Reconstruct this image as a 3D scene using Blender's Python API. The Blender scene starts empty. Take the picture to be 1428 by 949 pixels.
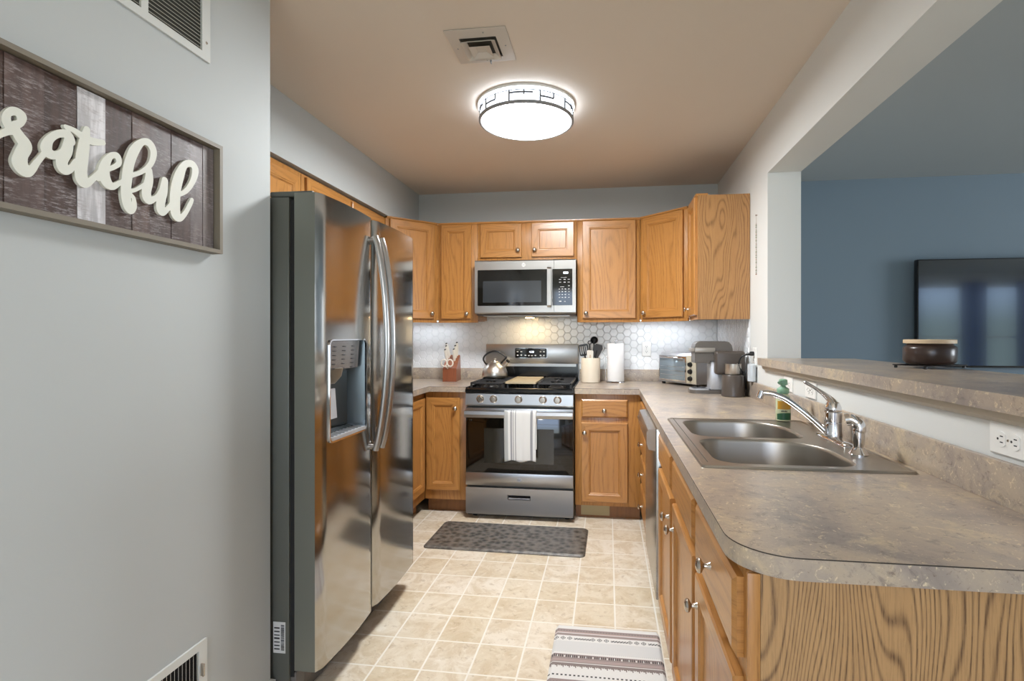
import bpy, bmesh, math, random
from mathutils import Vector, Matrix, noise
from mathutils.geometry import tessellate_polygon
random.seed(4)
SC = bpy.context.scene
COL = SC.collection
PI = math.pi

# ------------------------------------------------------------------ camera
cd = bpy.data.cameras.new('camera'); cam = bpy.data.objects.new('camera', cd); COL.objects.link(cam)
cam.location = (-0.8595, -4.221, 1.2781)
cam.rotation_euler = (PI/2 - 0.0007, 0, 0.1316)
cd.sensor_width = 36; cd.lens = 36*721.9/1428
cd.shift_x = (714-751.63)/1428; cd.shift_y = (468.13-474.5)/1428
cd.clip_start = 0.05
SC.camera = cam

# ------------------------------------------------------------------ light and exposure
vs = SC.view_settings
vs.view_transform = 'Standard'; vs.look = 'None'; vs.gamma = 1; vs.use_curve_mapping = False
vs.exposure = 0.0
world = bpy.data.worlds.new('sky'); SC.world = world; world.use_nodes = True
wn = world.node_tree; wn.nodes.clear()
wo = wn.nodes.new('ShaderNodeOutputWorld'); wb = wn.nodes.new('ShaderNodeBackground')
wb.inputs[1].default_value = 6.0
wt = wn.nodes.new('ShaderNodeTexCoord'); wsx = wn.nodes.new('ShaderNodeSeparateXYZ'); wr = wn.nodes.new('ShaderNodeValToRGB')
wn.links.new(wt.outputs['Generated'], wsx.inputs[0]); wn.links.new(wsx.outputs[2], wr.inputs[0])
wr.color_ramp.elements[0].position = .02; wr.color_ramp.elements[0].color = (.20, .28, .30, 1)
wr.color_ramp.elements[1].position = .10; wr.color_ramp.elements[1].color = (.46, .65, 1.0, 1)
wn.links.new(wr.outputs[0], wb.inputs[0])
wn.links.new(wb.outputs[0], wo.inputs[0])

def area(name, loc, rot, sx, sy, power, color):
    l = bpy.data.lights.new(name, 'AREA'); l.shape = 'RECTANGLE'; l.size = sx; l.size_y = sy
    l.energy = power; l.color = color
    o = bpy.data.objects.new(name, l); COL.objects.link(o); o.location = loc; o.rotation_euler = rot
    return o
# daylight through the window behind the camera, then an added living room fill
area('window_light', (-1.0, -6.85, 1.35), (PI/2, 0, 0), 1.9, 1.7, 22, (0.92, 0.96, 1.0))
area('window_light', (8.05, -3.4, 1.35), (PI/2, 0, PI/2), 2.4, 1.9, 250, (0.86, 0.93, 1.0))  # added to brighten the living room; this side wall has no window

# ------------------------------------------------------------------ materials
def lin(c):
    return tuple(((v/255)/12.92 if v/255 <= .04045 else (((v/255)+.055)/1.055)**2.4) for v in c) + (1,)
class NT:
    def __init__(s, name):
        s.m = bpy.data.materials.new(name); s.m.use_nodes = True; s.t = s.m.node_tree; s.t.nodes.clear()
        s.out = s.t.nodes.new('ShaderNodeOutputMaterial')
        s.b = s.t.nodes.new('ShaderNodeBsdfPrincipled'); s.t.links.new(s.b.outputs[0], s.out.inputs[0])
    def n(s, typ, ins=None, **kw):
        x = s.t.nodes.new(typ)
        for k, v in kw.items(): setattr(x, k, v)
        for k, v in (ins or {}).items(): s.set(x.inputs[k], v)
        return x
    def set(s, sock, v):
        if isinstance(v, bpy.types.NodeSocket): s.t.links.new(v, sock)
        else: sock.default_value = v
    def math(s, op, a, b=0.0, c=None):
        x = s.n('ShaderNodeMath', operation=op); s.set(x.inputs[0], a); s.set(x.inputs[1], b)
        if c is not None: s.set(x.inputs[2], c)
        return x.outputs[0]
    def mix(s, f, a, b, blend='MIX'):
        x = s.n('ShaderNodeMix', data_type='RGBA', blend_type=blend)
        s.set(x.inputs[0], f); s.set(x.inputs[6], a); s.set(x.inputs[7], b); return x.outputs[2]
    def ramp(s, f, stops):
        x = s.n('ShaderNodeValToRGB'); s.set(x.inputs[0], f); e = x.color_ramp.elements
        while len(e) < len(stops): e.new(0.5)
        for i, (p, c) in enumerate(stops): e[i].position = p; e[i].color = c
        return x.outputs[0]
    def noise(s, vec, scale, detail=3, rough=.5, dist=0):
        x = s.n('ShaderNodeTexNoise'); s.t.links.new(vec, x.inputs['Vector'])
        x.inputs['Scale'].default_value = scale; x.inputs['Detail'].default_value = detail
        x.inputs['Roughness'].default_value = rough; x.inputs['Distortion'].default_value = dist
        return x.outputs['Fac']
    def bump(s, h, st=.2, dist=.002):
        x = s.n('ShaderNodeBump'); x.inputs['Strength'].default_value = st; x.inputs['Distance'].default_value = dist
        s.t.links.new(h, x.inputs['Height']); s.t.links.new(x.outputs[0], s.b.inputs['Normal'])
    def p(s, **kw):
        for k, v in kw.items(): s.set(s.b.inputs[k.replace('_', ' ')], v)
def simple(name, rgb, rough=.5, metal=0, spec=.5, emit=None, es=0, coat=0, trans=0):
    t = NT(name); t.p(Base_Color=lin(rgb), Roughness=rough, Metallic=metal)
    t.b.inputs['Specular IOR Level'].default_value = spec
    t.b.inputs['Coat Weight'].default_value = coat
    t.b.inputs['Transmission Weight'].default_value = trans
    if emit: t.b.inputs['Emission Color'].default_value = lin(emit); t.b.inputs['Emission Strength'].default_value = es
    return t.m
def paint(name, rgb, var=.03, rough=.6):
    t = NT(name); tc = t.n('ShaderNodeTexCoord').outputs['Object']
    n1 = t.noise(tc, 1.5, 2); n2 = t.noise(tc, 180, 2)
    c = lin(rgb); d = tuple(x*(1-var) for x in c[:3])+(1,)
    t.p(Base_Color=t.mix(n1, c, d), Roughness=rough); t.b.inputs['Specular IOR Level'].default_value = .3
    t.bump(n2, .08, .001); return t.m
def uvvec(t, su, sv):
    uv = t.n('ShaderNodeUVMap').outputs[0]
    r = t.n('ShaderNodeObjectInfo').outputs['Random']
    sep = t.n('ShaderNodeSeparateXYZ'); t.t.links.new(uv, sep.inputs[0])
    u = t.math('MULTIPLY', sep.outputs[0], su); v = t.math('MULTIPLY', sep.outputs[1], sv)
    cmb = t.n('ShaderNodeCombineXYZ'); t.set(cmb.inputs[0], u); t.set(cmb.inputs[1], v)
    t.set(cmb.inputs[2], t.math('MULTIPLY', r, 37.0))
    return cmb.outputs[0], sep.outputs[0], sep.outputs[1], r
def wood(name, light, mid, dark, rings=26, warp=2.2, contrast=.5, rough=.36, streak=.35, pw=3.0, dash=.6):
    t = NT(name)
    v1, u, v, r = uvvec(t, 1, 1)
    vw, *_ = uvvec(t, 3.2, .62)
    vf, *_ = uvvec(t, 1.0, .03)
    big = t.noise(vw, 1.6, 2, .45)
    ringc = t.math('ADD', t.math('MULTIPLY', u, rings), t.math('MULTIPLY', big, warp*8))
    sn = t.math('ADD', t.math('MULTIPLY', t.math('SINE', t.math('MULTIPLY', ringc, 2*PI)), .5), .5)
    sn = t.math('POWER', sn, pw)
    pores = t.noise(vf, 420, 3, .7)
    pores = t.math('GREATER_THAN', pores, .53)
    line = t.math('MULTIPLY', sn, t.math('ADD', t.math('MULTIPLY', pores, dash), 1-dash))
    tone = t.noise(vf, 28, 3, .6)
    base = t.mix(tone, lin(mid), lin(light))
    c = t.mix(t.math('MULTIPLY', line, contrast), base, lin(dark))
    c = t.mix(t.math('MULTIPLY', pores, streak*.35), c, lin(dark))
    t.p(Base_Color=c, Roughness=rough); t.b.inputs['Coat Weight'].default_value = .25; t.b.inputs['Coat Roughness'].default_value = .2
    t.bump(t.math('MULTIPLY', line, -1.0), .08, .0006)
    return t.m
M = {}
M['oak'] = wood('honey_oak', (192, 138, 76), (172, 116, 56), (118, 72, 30), 30, 1.5, .5, .34)
M['oak_panel'] = wood('oak_veneer', (184, 138, 86), (168, 120, 72), (100, 64, 32), 70, 3.6, .7, .42, .4, 3.5, .4)
M['oak_end'] = wood('oak_end_veneer', (190, 150, 102), (172, 132, 86), (84, 56, 34), 95, 4.6, .85, .45, .5, 4.0, .35)
M['oak_dark'] = simple('oak_edge', (142, 92, 46), .45)
M['toe'] = wood('toe_kick_oak', (150, 100, 50), (128, 82, 38), (90, 54, 24), 20, 1.0, .3, .5)
M['toe_patch'] = simple('bare_toe_board', (176, 160, 118), .6)
M['wall'] = paint('kitchen_wall_paint', (184, 188, 187))
M['wall_light'] = paint('pale_wall_paint', (220, 221, 218))
M['wall_blue_daylight'] = paint('living_wall_daylight_tint', (126, 142, 154))  # dim blue daylight put into the wall colour
M['ceil'] = paint('kitchen_ceiling_bounce_tint', (221, 209, 195), .03, .8)  # warm bounce light tinted into the ceiling colour
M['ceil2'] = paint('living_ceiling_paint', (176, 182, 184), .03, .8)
M['white'] = simple('white_trim', (226, 226, 222), .4)
M['white_metal'] = simple('white_painted_metal', (206, 208, 204), .4)
M['vent_metal'] = simple('ceiling_vent_metal', (200, 192, 182), .4)
M['black'] = simple('black_plastic', (18, 18, 19), .35)
M['dark'] = simple('dark_cavity', (24, 23, 22), .8)
M['grille_dark'] = simple('louver_shadow', (70, 70, 64), .7)
M['slat'] = simple('louver_metal', (150, 150, 138), .5)
M['nickel'] = simple('brushed_nickel', (196, 188, 178), .25, 1)
M['chrome'] = simple('chrome', (225, 225, 228), .06, 1)
M['iron'] = simple('cast_iron', (38, 37, 37), .45)
M['enamel'] = simple('black_enamel', (14, 14, 15), .12, 0, .5)
M['glassblack'] = simple('black_oven_glass', (16, 14, 11), .06, 0, .6)
M['griddle'] = simple('griddle_plate', (186, 168, 136), .35, 0)
M['label'] = simple('label_paper', (200, 200, 196), .5)
M['ink'] = simple('dark_ink', (40, 40, 42), .6)
M['white_mark'] = simple('white_print', (190, 190, 188), .5)
M['lcd'] = simple('lit_digits', (240, 246, 255), .4, emit=(225, 236, 255), es=2.2)
M['lamp'] = simple('lit_diffuser', (255, 255, 255), .5, emit=(250, 252, 255), es=12)
M['lamp_side'] = simple('lit_side_band', (255, 255, 255), .5, emit=(236, 244, 255), es=2.2)
M['led'] = simple('lit_led_strip', (255, 255, 255), .5, emit=(225, 238, 255), es=6)
M['lampgrey'] = simple('grey_lamp_rim', (140, 142, 145), .5)
M['grout'] = simple('tile_grout', (216, 217, 218), .7)
M['hex'] = simple('white_hex_tile', (228, 229, 230), .14, coat=.3)
M['cream'] = simple('cream_ceramic', (226, 214, 194), .3)
M['paper'] = simple('white_paper_towel', (240, 240, 240), .9)
M['copper'] = wood('red_brown_block', (154, 88, 54), (128, 68, 40), (84, 42, 24), 22, .6, .3, .4)
M['ivory'] = simple('ivory_handles', (232, 226, 214), .35)
M['wood_light'] = simple('pale_wood', (208, 184, 152), .5)
M['machine'] = simple('brown_grey_plastic', (96, 90, 84), .35)
M['machine_dark'] = simple('taupe_plastic', (78, 70, 64), .32)
M['silver'] = simple('silver_plastic', (188, 190, 194), .3, .3)
M['ovenglass'] = simple('toaster_glass', (150, 165, 175), .12, .5)
M['sage'] = simple('sage_green_pump', (128, 168, 140), .35)
M['bottle'] = simple('pale_bottle', (200, 205, 170), .25)
M['amber'] = simple('yellow_label', (190, 140, 40), .45)
M['green'] = simple('green_label', (34, 84, 56), .45)
M['jar'] = simple('dark_brown_glass', (58, 44, 39), .28, 0, .5)
M['outlet'] = simple('white_outlet_plastic', (238, 237, 233), .3)
M['frame_wood'] = simple('grey_brown_frame', (122, 114, 100), .55)
M['frame_inner'] = simple('dark_frame_edge', (70, 52, 40), .6)
M['letter'] = simple('off_white_letters', (218, 219, 208), .5)
M['tv'] = simple('tv_glass', (5, 6, 10), .10, 0, 1.0, coat=.5)
M['curtain'] = simple('blue_curtain', (60, 90, 170), .8)
M['warm'] = simple('warm_bulb', (255, 230, 180), .4, emit=(255, 214, 150), es=30)
M['kettle'] = simple('kettle_steel', (208, 203, 195), .34, 1)
M['clear'] = simple('frosted_plastic', (205, 212, 218), .15, .2)
M['cap'] = simple('burner_cap', (70, 68, 66), .3, .6)
M['bead'] = simple('mixed_beads', (120, 128, 96), .5)
M['garland_red'] = simple('rust_beads', (150, 96, 60), .5)

def steel(name, rgb, r0, aniso=0.0, axis=1, sc=(1, 1)):
    t = NT(name); tc = t.n('ShaderNodeTexCoord').outputs['Object']
    mp = t.n('ShaderNodeMapping'); t.t.links.new(tc, mp.inputs[0])
    mp.inputs['Scale'].default_value = (sc[0], sc[0], sc[1])
    n = t.noise(mp.outputs[0], 30, 4, .7)
    t.p(Base_Color=lin(rgb), Metallic=1.0, Roughness=t.math('ADD', t.math('MULTIPLY', n, .08), r0))
    tg = t.n('ShaderNodeTangent', direction_type='RADIAL', axis='Z'); t.set(t.b.inputs['Tangent'], tg.outputs[0]); t.b.inputs['Anisotropic'].default_value = aniso
    return t.m
M['steel'] = steel('stainless_steel', (178, 176, 172), .10, .75, sc=(1, 8))
M['steel_h'] = steel('brushed_stainless', (176, 174, 171), .28, .5, sc=(1, 8))
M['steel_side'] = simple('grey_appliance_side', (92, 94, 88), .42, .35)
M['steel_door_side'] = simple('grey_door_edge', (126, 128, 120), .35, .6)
M['sink'] = steel('sink_steel', (168, 162, 153), .30, sc=(3, 3))
M['dishwasher'] = steel('dishwasher_steel', (176, 172, 165), .22, .5, sc=(1, 8))

def m_counter():
    t = NT('mottled_taupe_laminate'); tc = t.n('ShaderNodeTexCoord').outputs['Object']
    a = t.noise(tc, 3.4, 5, .6, .8); b = t.noise(tc, 7, 6, .72, .6); c = t.noise(tc, 30, 6, .8, .6); d = t.noise(tc, 160, 3, .7); e = t.noise(tc, 55, 5, .75, 1.2)
    col = t.ramp(a, [(.34, lin((138, 129, 124))), (.48, lin((172, 158, 144))), (.60, lin((186, 169, 148))), (.74, lin((152, 147, 142)))])
    col = t.mix(t.ramp(b, [(.54, (0, 0, 0, 1)), (.68, (.8, .8, .8, 1))]), col, lin((214, 194, 158)))
    col = t.mix(t.ramp(c, [(.54, (0, 0, 0, 1)), (.64, (.55, .55, .55, 1))]), col, lin((112, 104, 102)))
    col = t.mix(t.ramp(e, [(.585, (0, 0, 0, 1)), (.64, (.8, .8, .8, 1))]), col, lin((226, 208, 174)))
    col = t.mix(t.ramp(e, [(.33, (.7, .7, .7, 1)), (.39, (0, 0, 0, 1))]), col, lin((112, 92, 82)))
    col = t.mix(t.math('MULTIPLY', d, .2), col, lin((120, 104, 94)))
    t.p(Base_Color=col, Roughness=.28); t.b.inputs['Specular IOR Level'].default_value = .5
    return t.m
M['counter'] = m_counter()
M['seam'] = simple('laminate_seam', (52, 44, 38), .5)

def m_floor():
    t = NT('beige_stone_vinyl_tiles'); tc = t.n('ShaderNodeTexCoord').outputs['Object']
    mp = t.n('ShaderNodeMapping'); t.t.links.new(tc, mp.inputs[0])
    mp.inputs['Location'].default_value = (.826, 1.350, 0)
    br = t.n('ShaderNodeTexBrick'); t.t.links.new(mp.outputs[0], br.inputs['Vector'])
    br.offset = 0; br.squash = 1
    for k, v in {'Scale': 1, 'Mortar Size': .0050, 'Mortar Smooth': .5, 'Bias': 0, 'Brick Width': .1855, 'Row Height': .1935}.items(): br.inputs[k].default_value = v
    br.inputs['Color1'].default_value = lin((224, 214, 198)); br.inputs['Color2'].default_value = lin((212, 198, 174))
    br.inputs['Mortar'].default_value = lin((224, 216, 200))
    n = t.noise(tc, 9, 6, .72, .8); n2 = t.noise(tc, 30, 5, .7, .5)
    col = t.mix(t.ramp(n, [(.42, (0, 0, 0, 1)), (.60, (.6, .6, .6, 1))]), br.outputs['Color'], lin((190, 168, 134)))
    col = t.mix(t.ramp(n2, [(.56, (0, 0, 0, 1)), (.66, (.5, .5, .5, 1))]), col, lin((164, 142, 112)))
    n3 = t.noise(tc, 22, 5, .7, .6); col = t.mix(t.ramp(n3, [(.58, (0, 0, 0, 1)), (.70, (.6, .6, .6, 1))]), col, lin((232, 224, 210)))
    col = t.mix(br.outputs['Fac'], col, lin((230, 224, 212)))
    t.p(Base_Color=col, Roughness=.42)
    t.bump(t.math('MULTIPLY', br.outputs['Fac'], -1.0), .25, .002)
    return t.m
M['floor'] = m_floor()
def m_mat():
    t = NT('charcoal_leaf_mat'); tc = t.n('ShaderNodeTexCoord').outputs['Object']
    v = t.n('ShaderNodeTexVoronoi'); t.t.links.new(tc, v.inputs['Vector']); v.inputs['Scale'].default_value = 26
    n = t.noise(tc, 70, 4, .7, 2)
    f = t.math('MULTIPLY', v.outputs['Distance'], n)
    t.p(Base_Color=t.ramp(f, [(.06, lin((52, 49, 45))), (.36, lin((112, 106, 98)))]), Roughness=.42)
    t.bump(f, .5, .004); return t.m
M['mat'] = m_mat()
def m_vcol(name, rough=.85, bumps=0):
    t = NT(name); a = t.n('ShaderNodeAttribute', attribute_name='Col')
    t.p(Base_Color=a.outputs['Color'], Roughness=rough)
    if bumps:
        tc = t.n('ShaderNodeTexCoord').outputs['Object']; t.bump(t.noise(tc, bumps, 2), .4, .001)
    return t.m
M['cloth'] = m_vcol('woven_pattern', .9, 600)
def m_planks():
    t = NT('weathered_planks'); a = t.n('ShaderNodeAttribute', attribute_name='Col')
    tc = t.n('ShaderNodeTexCoord').outputs['Object']
    mp = t.n('ShaderNodeMapping'); t.t.links.new(tc, mp.inputs[0]); mp.inputs['Scale'].default_value = (1, .18, 1)
    mq = t.n('ShaderNodeMapping'); t.t.links.new(tc, mq.inputs[0]); mq.inputs['Scale'].default_value = (1, 1, .12)
    n = t.noise(mp.outputs[0], 240, 4, .75, .2); n2 = t.noise(tc, 9, 4, .65); n3 = t.noise(mq.outputs[0], 60, 4, .6)
    m = t.math('MULTIPLY', t.ramp(n, [(.50, (0, 0, 0, 1)), (.62, (.8, .8, .8, 1))]), t.ramp(n2, [(.40, (.05, .05, .05, 1)), (.62, (1, 1, 1, 1))]))
    c = t.mix(t.ramp(n3, [(.35, (.1, .1, .1, 1)), (.62, (.85, .85, .85, 1))]), a.outputs['Color'], t.mix(.55, a.outputs['Color'], lin((22, 12, 8))))
    c = t.mix(m, c, lin((158, 150, 150)))
    t.p(Base_Color=c, Roughness=.42); t.bump(n, .3, .001); return t.m
M['planks'] = m_planks()

# ------------------------------------------------------------------ mesh helpers
WM = {}            # object -> world matrix, kept by hand
class MB:
    def __init__(s, F=None):
        s.F = F or Matrix(); s.v = []; s.f = []; s.mi = []; s.uv = []; s.col = None
    def add(s, vs, fs, mi=0, grain=2):
        b = len(s.v); vs = [Vector(v) for v in vs]; s.v += [s.F @ v for v in vs]
        for f in fs:
            s.f.append([b+i for i in f]); s.mi.append(mi)
            p = [vs[i] for i in f]; n = Vector((0, 0, 0))
            for i in range(len(p)):
                a, c = p[i], p[(i+1) % len(p)]
                n += Vector(((a.y-c.y)*(a.z+c.z), (a.z-c.z)*(a.x+c.x), (a.x-c.x)*(a.y+c.y)))
            ax = max(range(3), key=lambda k: abs(n[k])); g = grain
            if ax == g: g = [0, 1, 2][(ax+1) % 3]
            o = [k for k in range(3) if k != g and k != ax][0]
            s.uv.append([(q[o], q[g]) for q in p])
        return s
    def bm(s, bm, mi=0, grain=2):
        bm.verts.index_update(); s.add([v.co.copy() for v in bm.verts], [[v.index for v in f.verts] for f in bm.faces], mi, grain); bm.free(); return s
    def box(s, x0, x1, y0, y1, z0, z1, bev=0, mi=0, grain=2, seg=2):
        if x1 < x0: x0, x1 = x1, x0
        if y1 < y0: y0, y1 = y1, y0
        if z1 < z0: z0, z1 = z1, z0
        bm = bmesh.new(); bmesh.ops.create_cube(bm, size=1)
        for v in bm.verts: v.co = Vector(((x0+x1)/2+v.co.x*(x1-x0), (y0+y1)/2+v.co.y*(y1-y0), (z0+z1)/2+v.co.z*(z1-z0)))
        if bev: bmesh.ops.bevel(bm, geom=list(bm.edges), offset=min(bev, .49*min(x1-x0, y1-y0, z1-z0)), segments=seg, affect='EDGES', profile=.5)
        return s.bm(bm, mi, grain)
    def lathe(s, o, axis, prof, seg=24, mi=0, capped=True):
        o = Vector(o); a = Vector(axis).normalized()
        x = a.orthogonal().normalized(); y = a.cross(x)
        vs = []; fs = []
        for d, r in prof:
            for k in range(seg):
                t = 2*PI*k/seg; vs.append(o + a*d + x*r*math.cos(t) + y*r*math.sin(t))
        for i in range(len(prof)-1):
            for k in range(seg):
                k2 = (k+1) % seg; fs.append((i*seg+k, i*seg+k2, (i+1)*seg+k2, (i+1)*seg+k))
        if capped:
            if prof[0][1] > 1e-5: fs.append(tuple(range(seg))[::-1])
            if prof[-1][1] > 1e-5: fs.append(tuple((len(prof)-1)*seg+k for k in range(seg)))
        return s.add(vs, fs, mi)
    def cyl(s, p0, p1, r0, r1=None, seg=20, mi=0):
        p0, p1 = Vector(p0), Vector(p1); r1 = r0 if r1 is None else r1
        return s.lathe(p0, p1-p0, [(0, r0), ((p1-p0).length, r1)], seg, mi)
    def tube(s, pts, rad, seg=10, mi=0, closed=False, flat=1.0):
        P = [Vector(p) for p in pts]; n = len(P); rad = rad if isinstance(rad, (list, tuple)) else [rad]*n
        vs = []; fs = []; prev = None
        for i in range(n):
            a = P[(i-1) % n] if (closed or i > 0) else P[i]; b = P[(i+1) % n] if (closed or i < n-1) else P[i]
            t = (b-a).normalized()
            if prev is None: u = t.orthogonal().normalized()
            else: u = (prev - t*prev.dot(t)).normalized()
            prev = u; w = t.cross(u)
            for k in range(seg):
                q = 2*PI*k/seg; vs.append(P[i] + u*rad[i]*math.cos(q) + w*rad[i]*flat*math.sin(q))
        for i in range(n if closed else n-1):
            j = (i+1) % n
            for k in range(seg):
                k2 = (k+1) % seg; fs.append((i*seg+k, i*seg+k2, j*seg+k2, j*seg+k))
        if not closed: fs += [tuple(range(seg))[::-1], tuple((n-1)*seg+k for k in range(seg))]
        return s.add(vs, fs, mi)
    def prism(s, poly, a0, a1, axis=2, holes=(), mi=0, grain=2, side_mi=None):
        """poly: list of 2D points in the plane of the two other axes (x,y / x,z / y,z)"""
        def P(q, h):
            return {2: (q[0], q[1], h), 1: (q[0], h, q[1]), 0: (h, q[0], q[1])}[axis]
        loops = [list(poly)] + [list(h) for h in holes]
        flat = [q for l in loops for q in l]
        tri = tessellate_polygon([[Vector((q[0], q[1], 0)) for q in l] for l in loops])
        n = len(flat)
        s.add([P(q, a0) for q in flat]+[P(q, a1) for q in flat], [tuple(t) for t in tri]+[tuple(i+n for i in t)[::-1] for t in tri], mi, grain)
        for l in loops:
            m = len(l); s.add([P(q, a0) for q in l]+[P(q, a1) for q in l], [(i, (i+1) % m, (i+1) % m+m, i+m) for i in range(m)], mi if side_mi is None else side_mi, grain)
        return s
    def panel(s, x0, x1, z0, z1, yb, prof, fill=True, flip=-1, grain='frame', mi=0):
        """nested rectangles facing local -y; prof: (inset, height out from yb)"""
        L = []
        for ins, h in prof:
            y = yb + flip*h
            L.append([(x0+ins, y, z0+ins), (x1-ins, y, z0+ins), (x1-ins, y, z1-ins), (x0+ins, y, z1-ins)])
        for i in range(len(L)-1):
            for k in range(4):
                k2 = (k+1) % 4
                g = 0 if (k in (0, 2) or grain == 'x') else 2
                s.add([L[i][k], L[i][k2], L[i+1][k2], L[i+1][k]], [(0, 1, 2, 3)], mi, g)
        s.add(L[-1], [(0, 1, 2, 3)], mi, 0 if grain == 'x' else 2); s.add(L[0], [(3, 2, 1, 0)], mi)
        return s
    def build(s, name, mat, parent=None, smooth=35, label=None):
        me = bpy.data.meshes.new(name)
        W = WM.get(parent, Matrix()) if parent else Matrix()
        inv = W.inverted()
        vs = [inv @ v for v in s.v]
        if parent:   # own origin at the middle of the part's foot
            c = Vector(((min(v.x for v in vs)+max(v.x for v in vs))/2, (min(v.y for v in vs)+max(v.y for v in vs))/2, min(v.z for v in vs)))
        else: c = Vector((0, 0, 0))
        me.from_pydata([v-c for v in vs], [], s.f)
        mats = mat if isinstance(mat, (list, tuple)) else [mat]
        for m in mats: me.materials.append(M[m] if isinstance(m, str) else m)
        me.polygons.foreach_set('material_index', s.mi)
        uv = me.uv_layers.new(name='UVMap'); k = 0
        for q in s.uv:
            for a in q: uv.data[k].uv = a; k += 1
        if s.col:
            ca = me.color_attributes.new('Col', 'FLOAT_COLOR', 'CORNER'); k = 0
            for f, cc in zip(s.f, s.col):
                for _ in f: ca.data[k].color = cc; k += 1
        bm = bmesh.new(); bm.from_mesh(me)
        if not s.col: bmesh.ops.remove_doubles(bm, verts=bm.verts, dist=1e-5)
        bmesh.ops.recalc_face_normals(bm, faces=bm.faces); bm.to_mesh(me); bm.free()
        if smooth:
            me.polygons.foreach_set('use_smooth', [True]*len(me.polygons)); me.set_sharp_from_angle(angle=math.radians(smooth))
        o = bpy.data.objects.new(name, me); COL.objects.link(o)
        if parent: o.parent = parent
        o.location = c; WM[o] = W @ Matrix.Translation(c)
        if label: o['label'] = label
        return o
def thing(name, label, cat, loc=(0, 0, 0), rz=0, group=None):
    o = bpy.data.objects.new(name, None); COL.objects.link(o); o.location = loc; o.rotation_euler = (0, 0, rz)
    o.empty_display_size = .05
    WM[o] = Matrix.Translation(loc) @ Matrix.Rotation(rz, 4, 'Z')
    o['label'] = label; o['category'] = cat
    if group: o['group'] = group
    return o
def tag(o, label, cat, group=None):
    o['label'] = label; o['category'] = cat
    if group: o['group'] = group
    return o
def struct(o): o['kind'] = 'structure'; return o
def rrect(x0, x1, y0, y1, r, n=8):
    """rounded rectangle; r is one radius or four (corner order x0y0, x1y0, x1y1, x0y1)"""
    if not isinstance(r, (list, tuple)): r = [r]*4
    P = []
    for (cx, cy, a, q) in ((x0+r[0], y0+r[0], PI, r[0]), (x1-r[1], y0+r[1], 1.5*PI, r[1]), (x1-r[2], y1-r[2], 0, r[2]), (x0+r[3], y1-r[3], .5*PI, r[3])):
        for k in range(n+1):
            t = a + k/n*PI/2; P.append((cx+q*math.cos(t), cy+q*math.sin(t)))
    return P
def arcpts(c, r, a0, a1, n, plane='xz', y=0):
    return [Vector((c[0]+r*math.cos(a0+(a1-a0)*k/n), y, c[1]+r*math.sin(a0+(a1-a0)*k/n))) for k in range(n+1)]
def spline(P, n=8):
    P = [Vector(p) for p in P]; out = []
    for i in range(len(P)-1):
        a = P[max(i-1, 0)]; b = P[i]; c = P[i+1]; d = P[min(i+2, len(P)-1)]
        for k in range(n):
            t = k/n; out.append(.5*((2*b)+(c-a)*t+(2*a-5*b+4*c-d)*t*t+(3*b-a-3*c+d)*t**3))
    out.append(P[-1]); return out
def text_mb(mb, txt, size, origin, xdir, updir, depth=.0006, mi=0):
    cu = bpy.data.curves.new('t', 'FONT'); cu.body = txt; cu.size = size; cu.extrude = depth/2; cu.align_x = 'CENTER'; cu.align_y = 'CENTER'
    o = bpy.data.objects.new('t', cu); COL.objects.link(o)
    dg = bpy.context.evaluated_depsgraph_get(); me = bpy.data.meshes.new_from_object(o.evaluated_get(dg))
    X = Vector(xdir).normalized(); Y = Vector(updir).normalized(); Z = X.cross(Y); O = Vector(origin)
    mb.add([O+X*v.co.x+Y*v.co.y+Z*v.co.z for v in me.vertices], [list(p.vertices) for p in me.polygons], mi)
    bpy.data.objects.remove(o); bpy.data.curves.remove(cu); bpy.data.meshes.remove(me)

# ------------------------------------------------------------------ room shell
HC = 2.471
XL = -2.78       # alcove wall behind fridge
XN = -2.0        # near left wall face
struct(MB().box(-3.2, 8.4, -7.1, .15, -.12, 0, mi=0).build('floor', 'floor', smooth=0))
struct(MB().box(-3.2, .085, -7.1, .15, HC, HC+.1).build('ceiling', 'ceil', smooth=0))
struct(MB().box(.086, 8.4, -7.1, .15, HC, HC+.1).build('ceiling_living', 'ceil2', smooth=0))
struct(MB().box(-2.92, .17, 0, .14, 0, HC).build('wall_back', 'wall', smooth=0))
struct(MB().box(.171, 8.2, .02, .14, 0, HC).build('wall_back_living', 'wall_blue_daylight', smooth=0))
struct(MB().box(-2.92, XL, -2.59, 0, 0, HC).build('wall_left', 'wall', smooth=0))
struct(MB().box(-2.92, XN, -7.0, -2.591, 0, HC).build('wall_left_near', 'wall', smooth=0))
struct(MB().box(8.08, 8.2, -7.0, .02, 0, HC).build('wall_right_living', 'wall_blue_daylight', smooth=0))
# right kitchen wall: solid part, knee wall, header
YJ = -1.279; ZO = 2.159; TW = .171
mb = MB(); mb.box(0, TW, YJ, 0, 0, HC); mb.box(0, TW, -3.345, YJ, 0, 1.115); mb.box(0, TW, -4.9, YJ, ZO, HC); mb.box(0, TW, -5.4, -4.9, 0, HC)
struct(mb.build('wall_right', 'wall_light', smooth=0))
# soffit over the left run
struct(MB().box(XL, -2.446, -2.59, 0, 2.152, HC).build('trim_1', 'wall', smooth=0))
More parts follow.
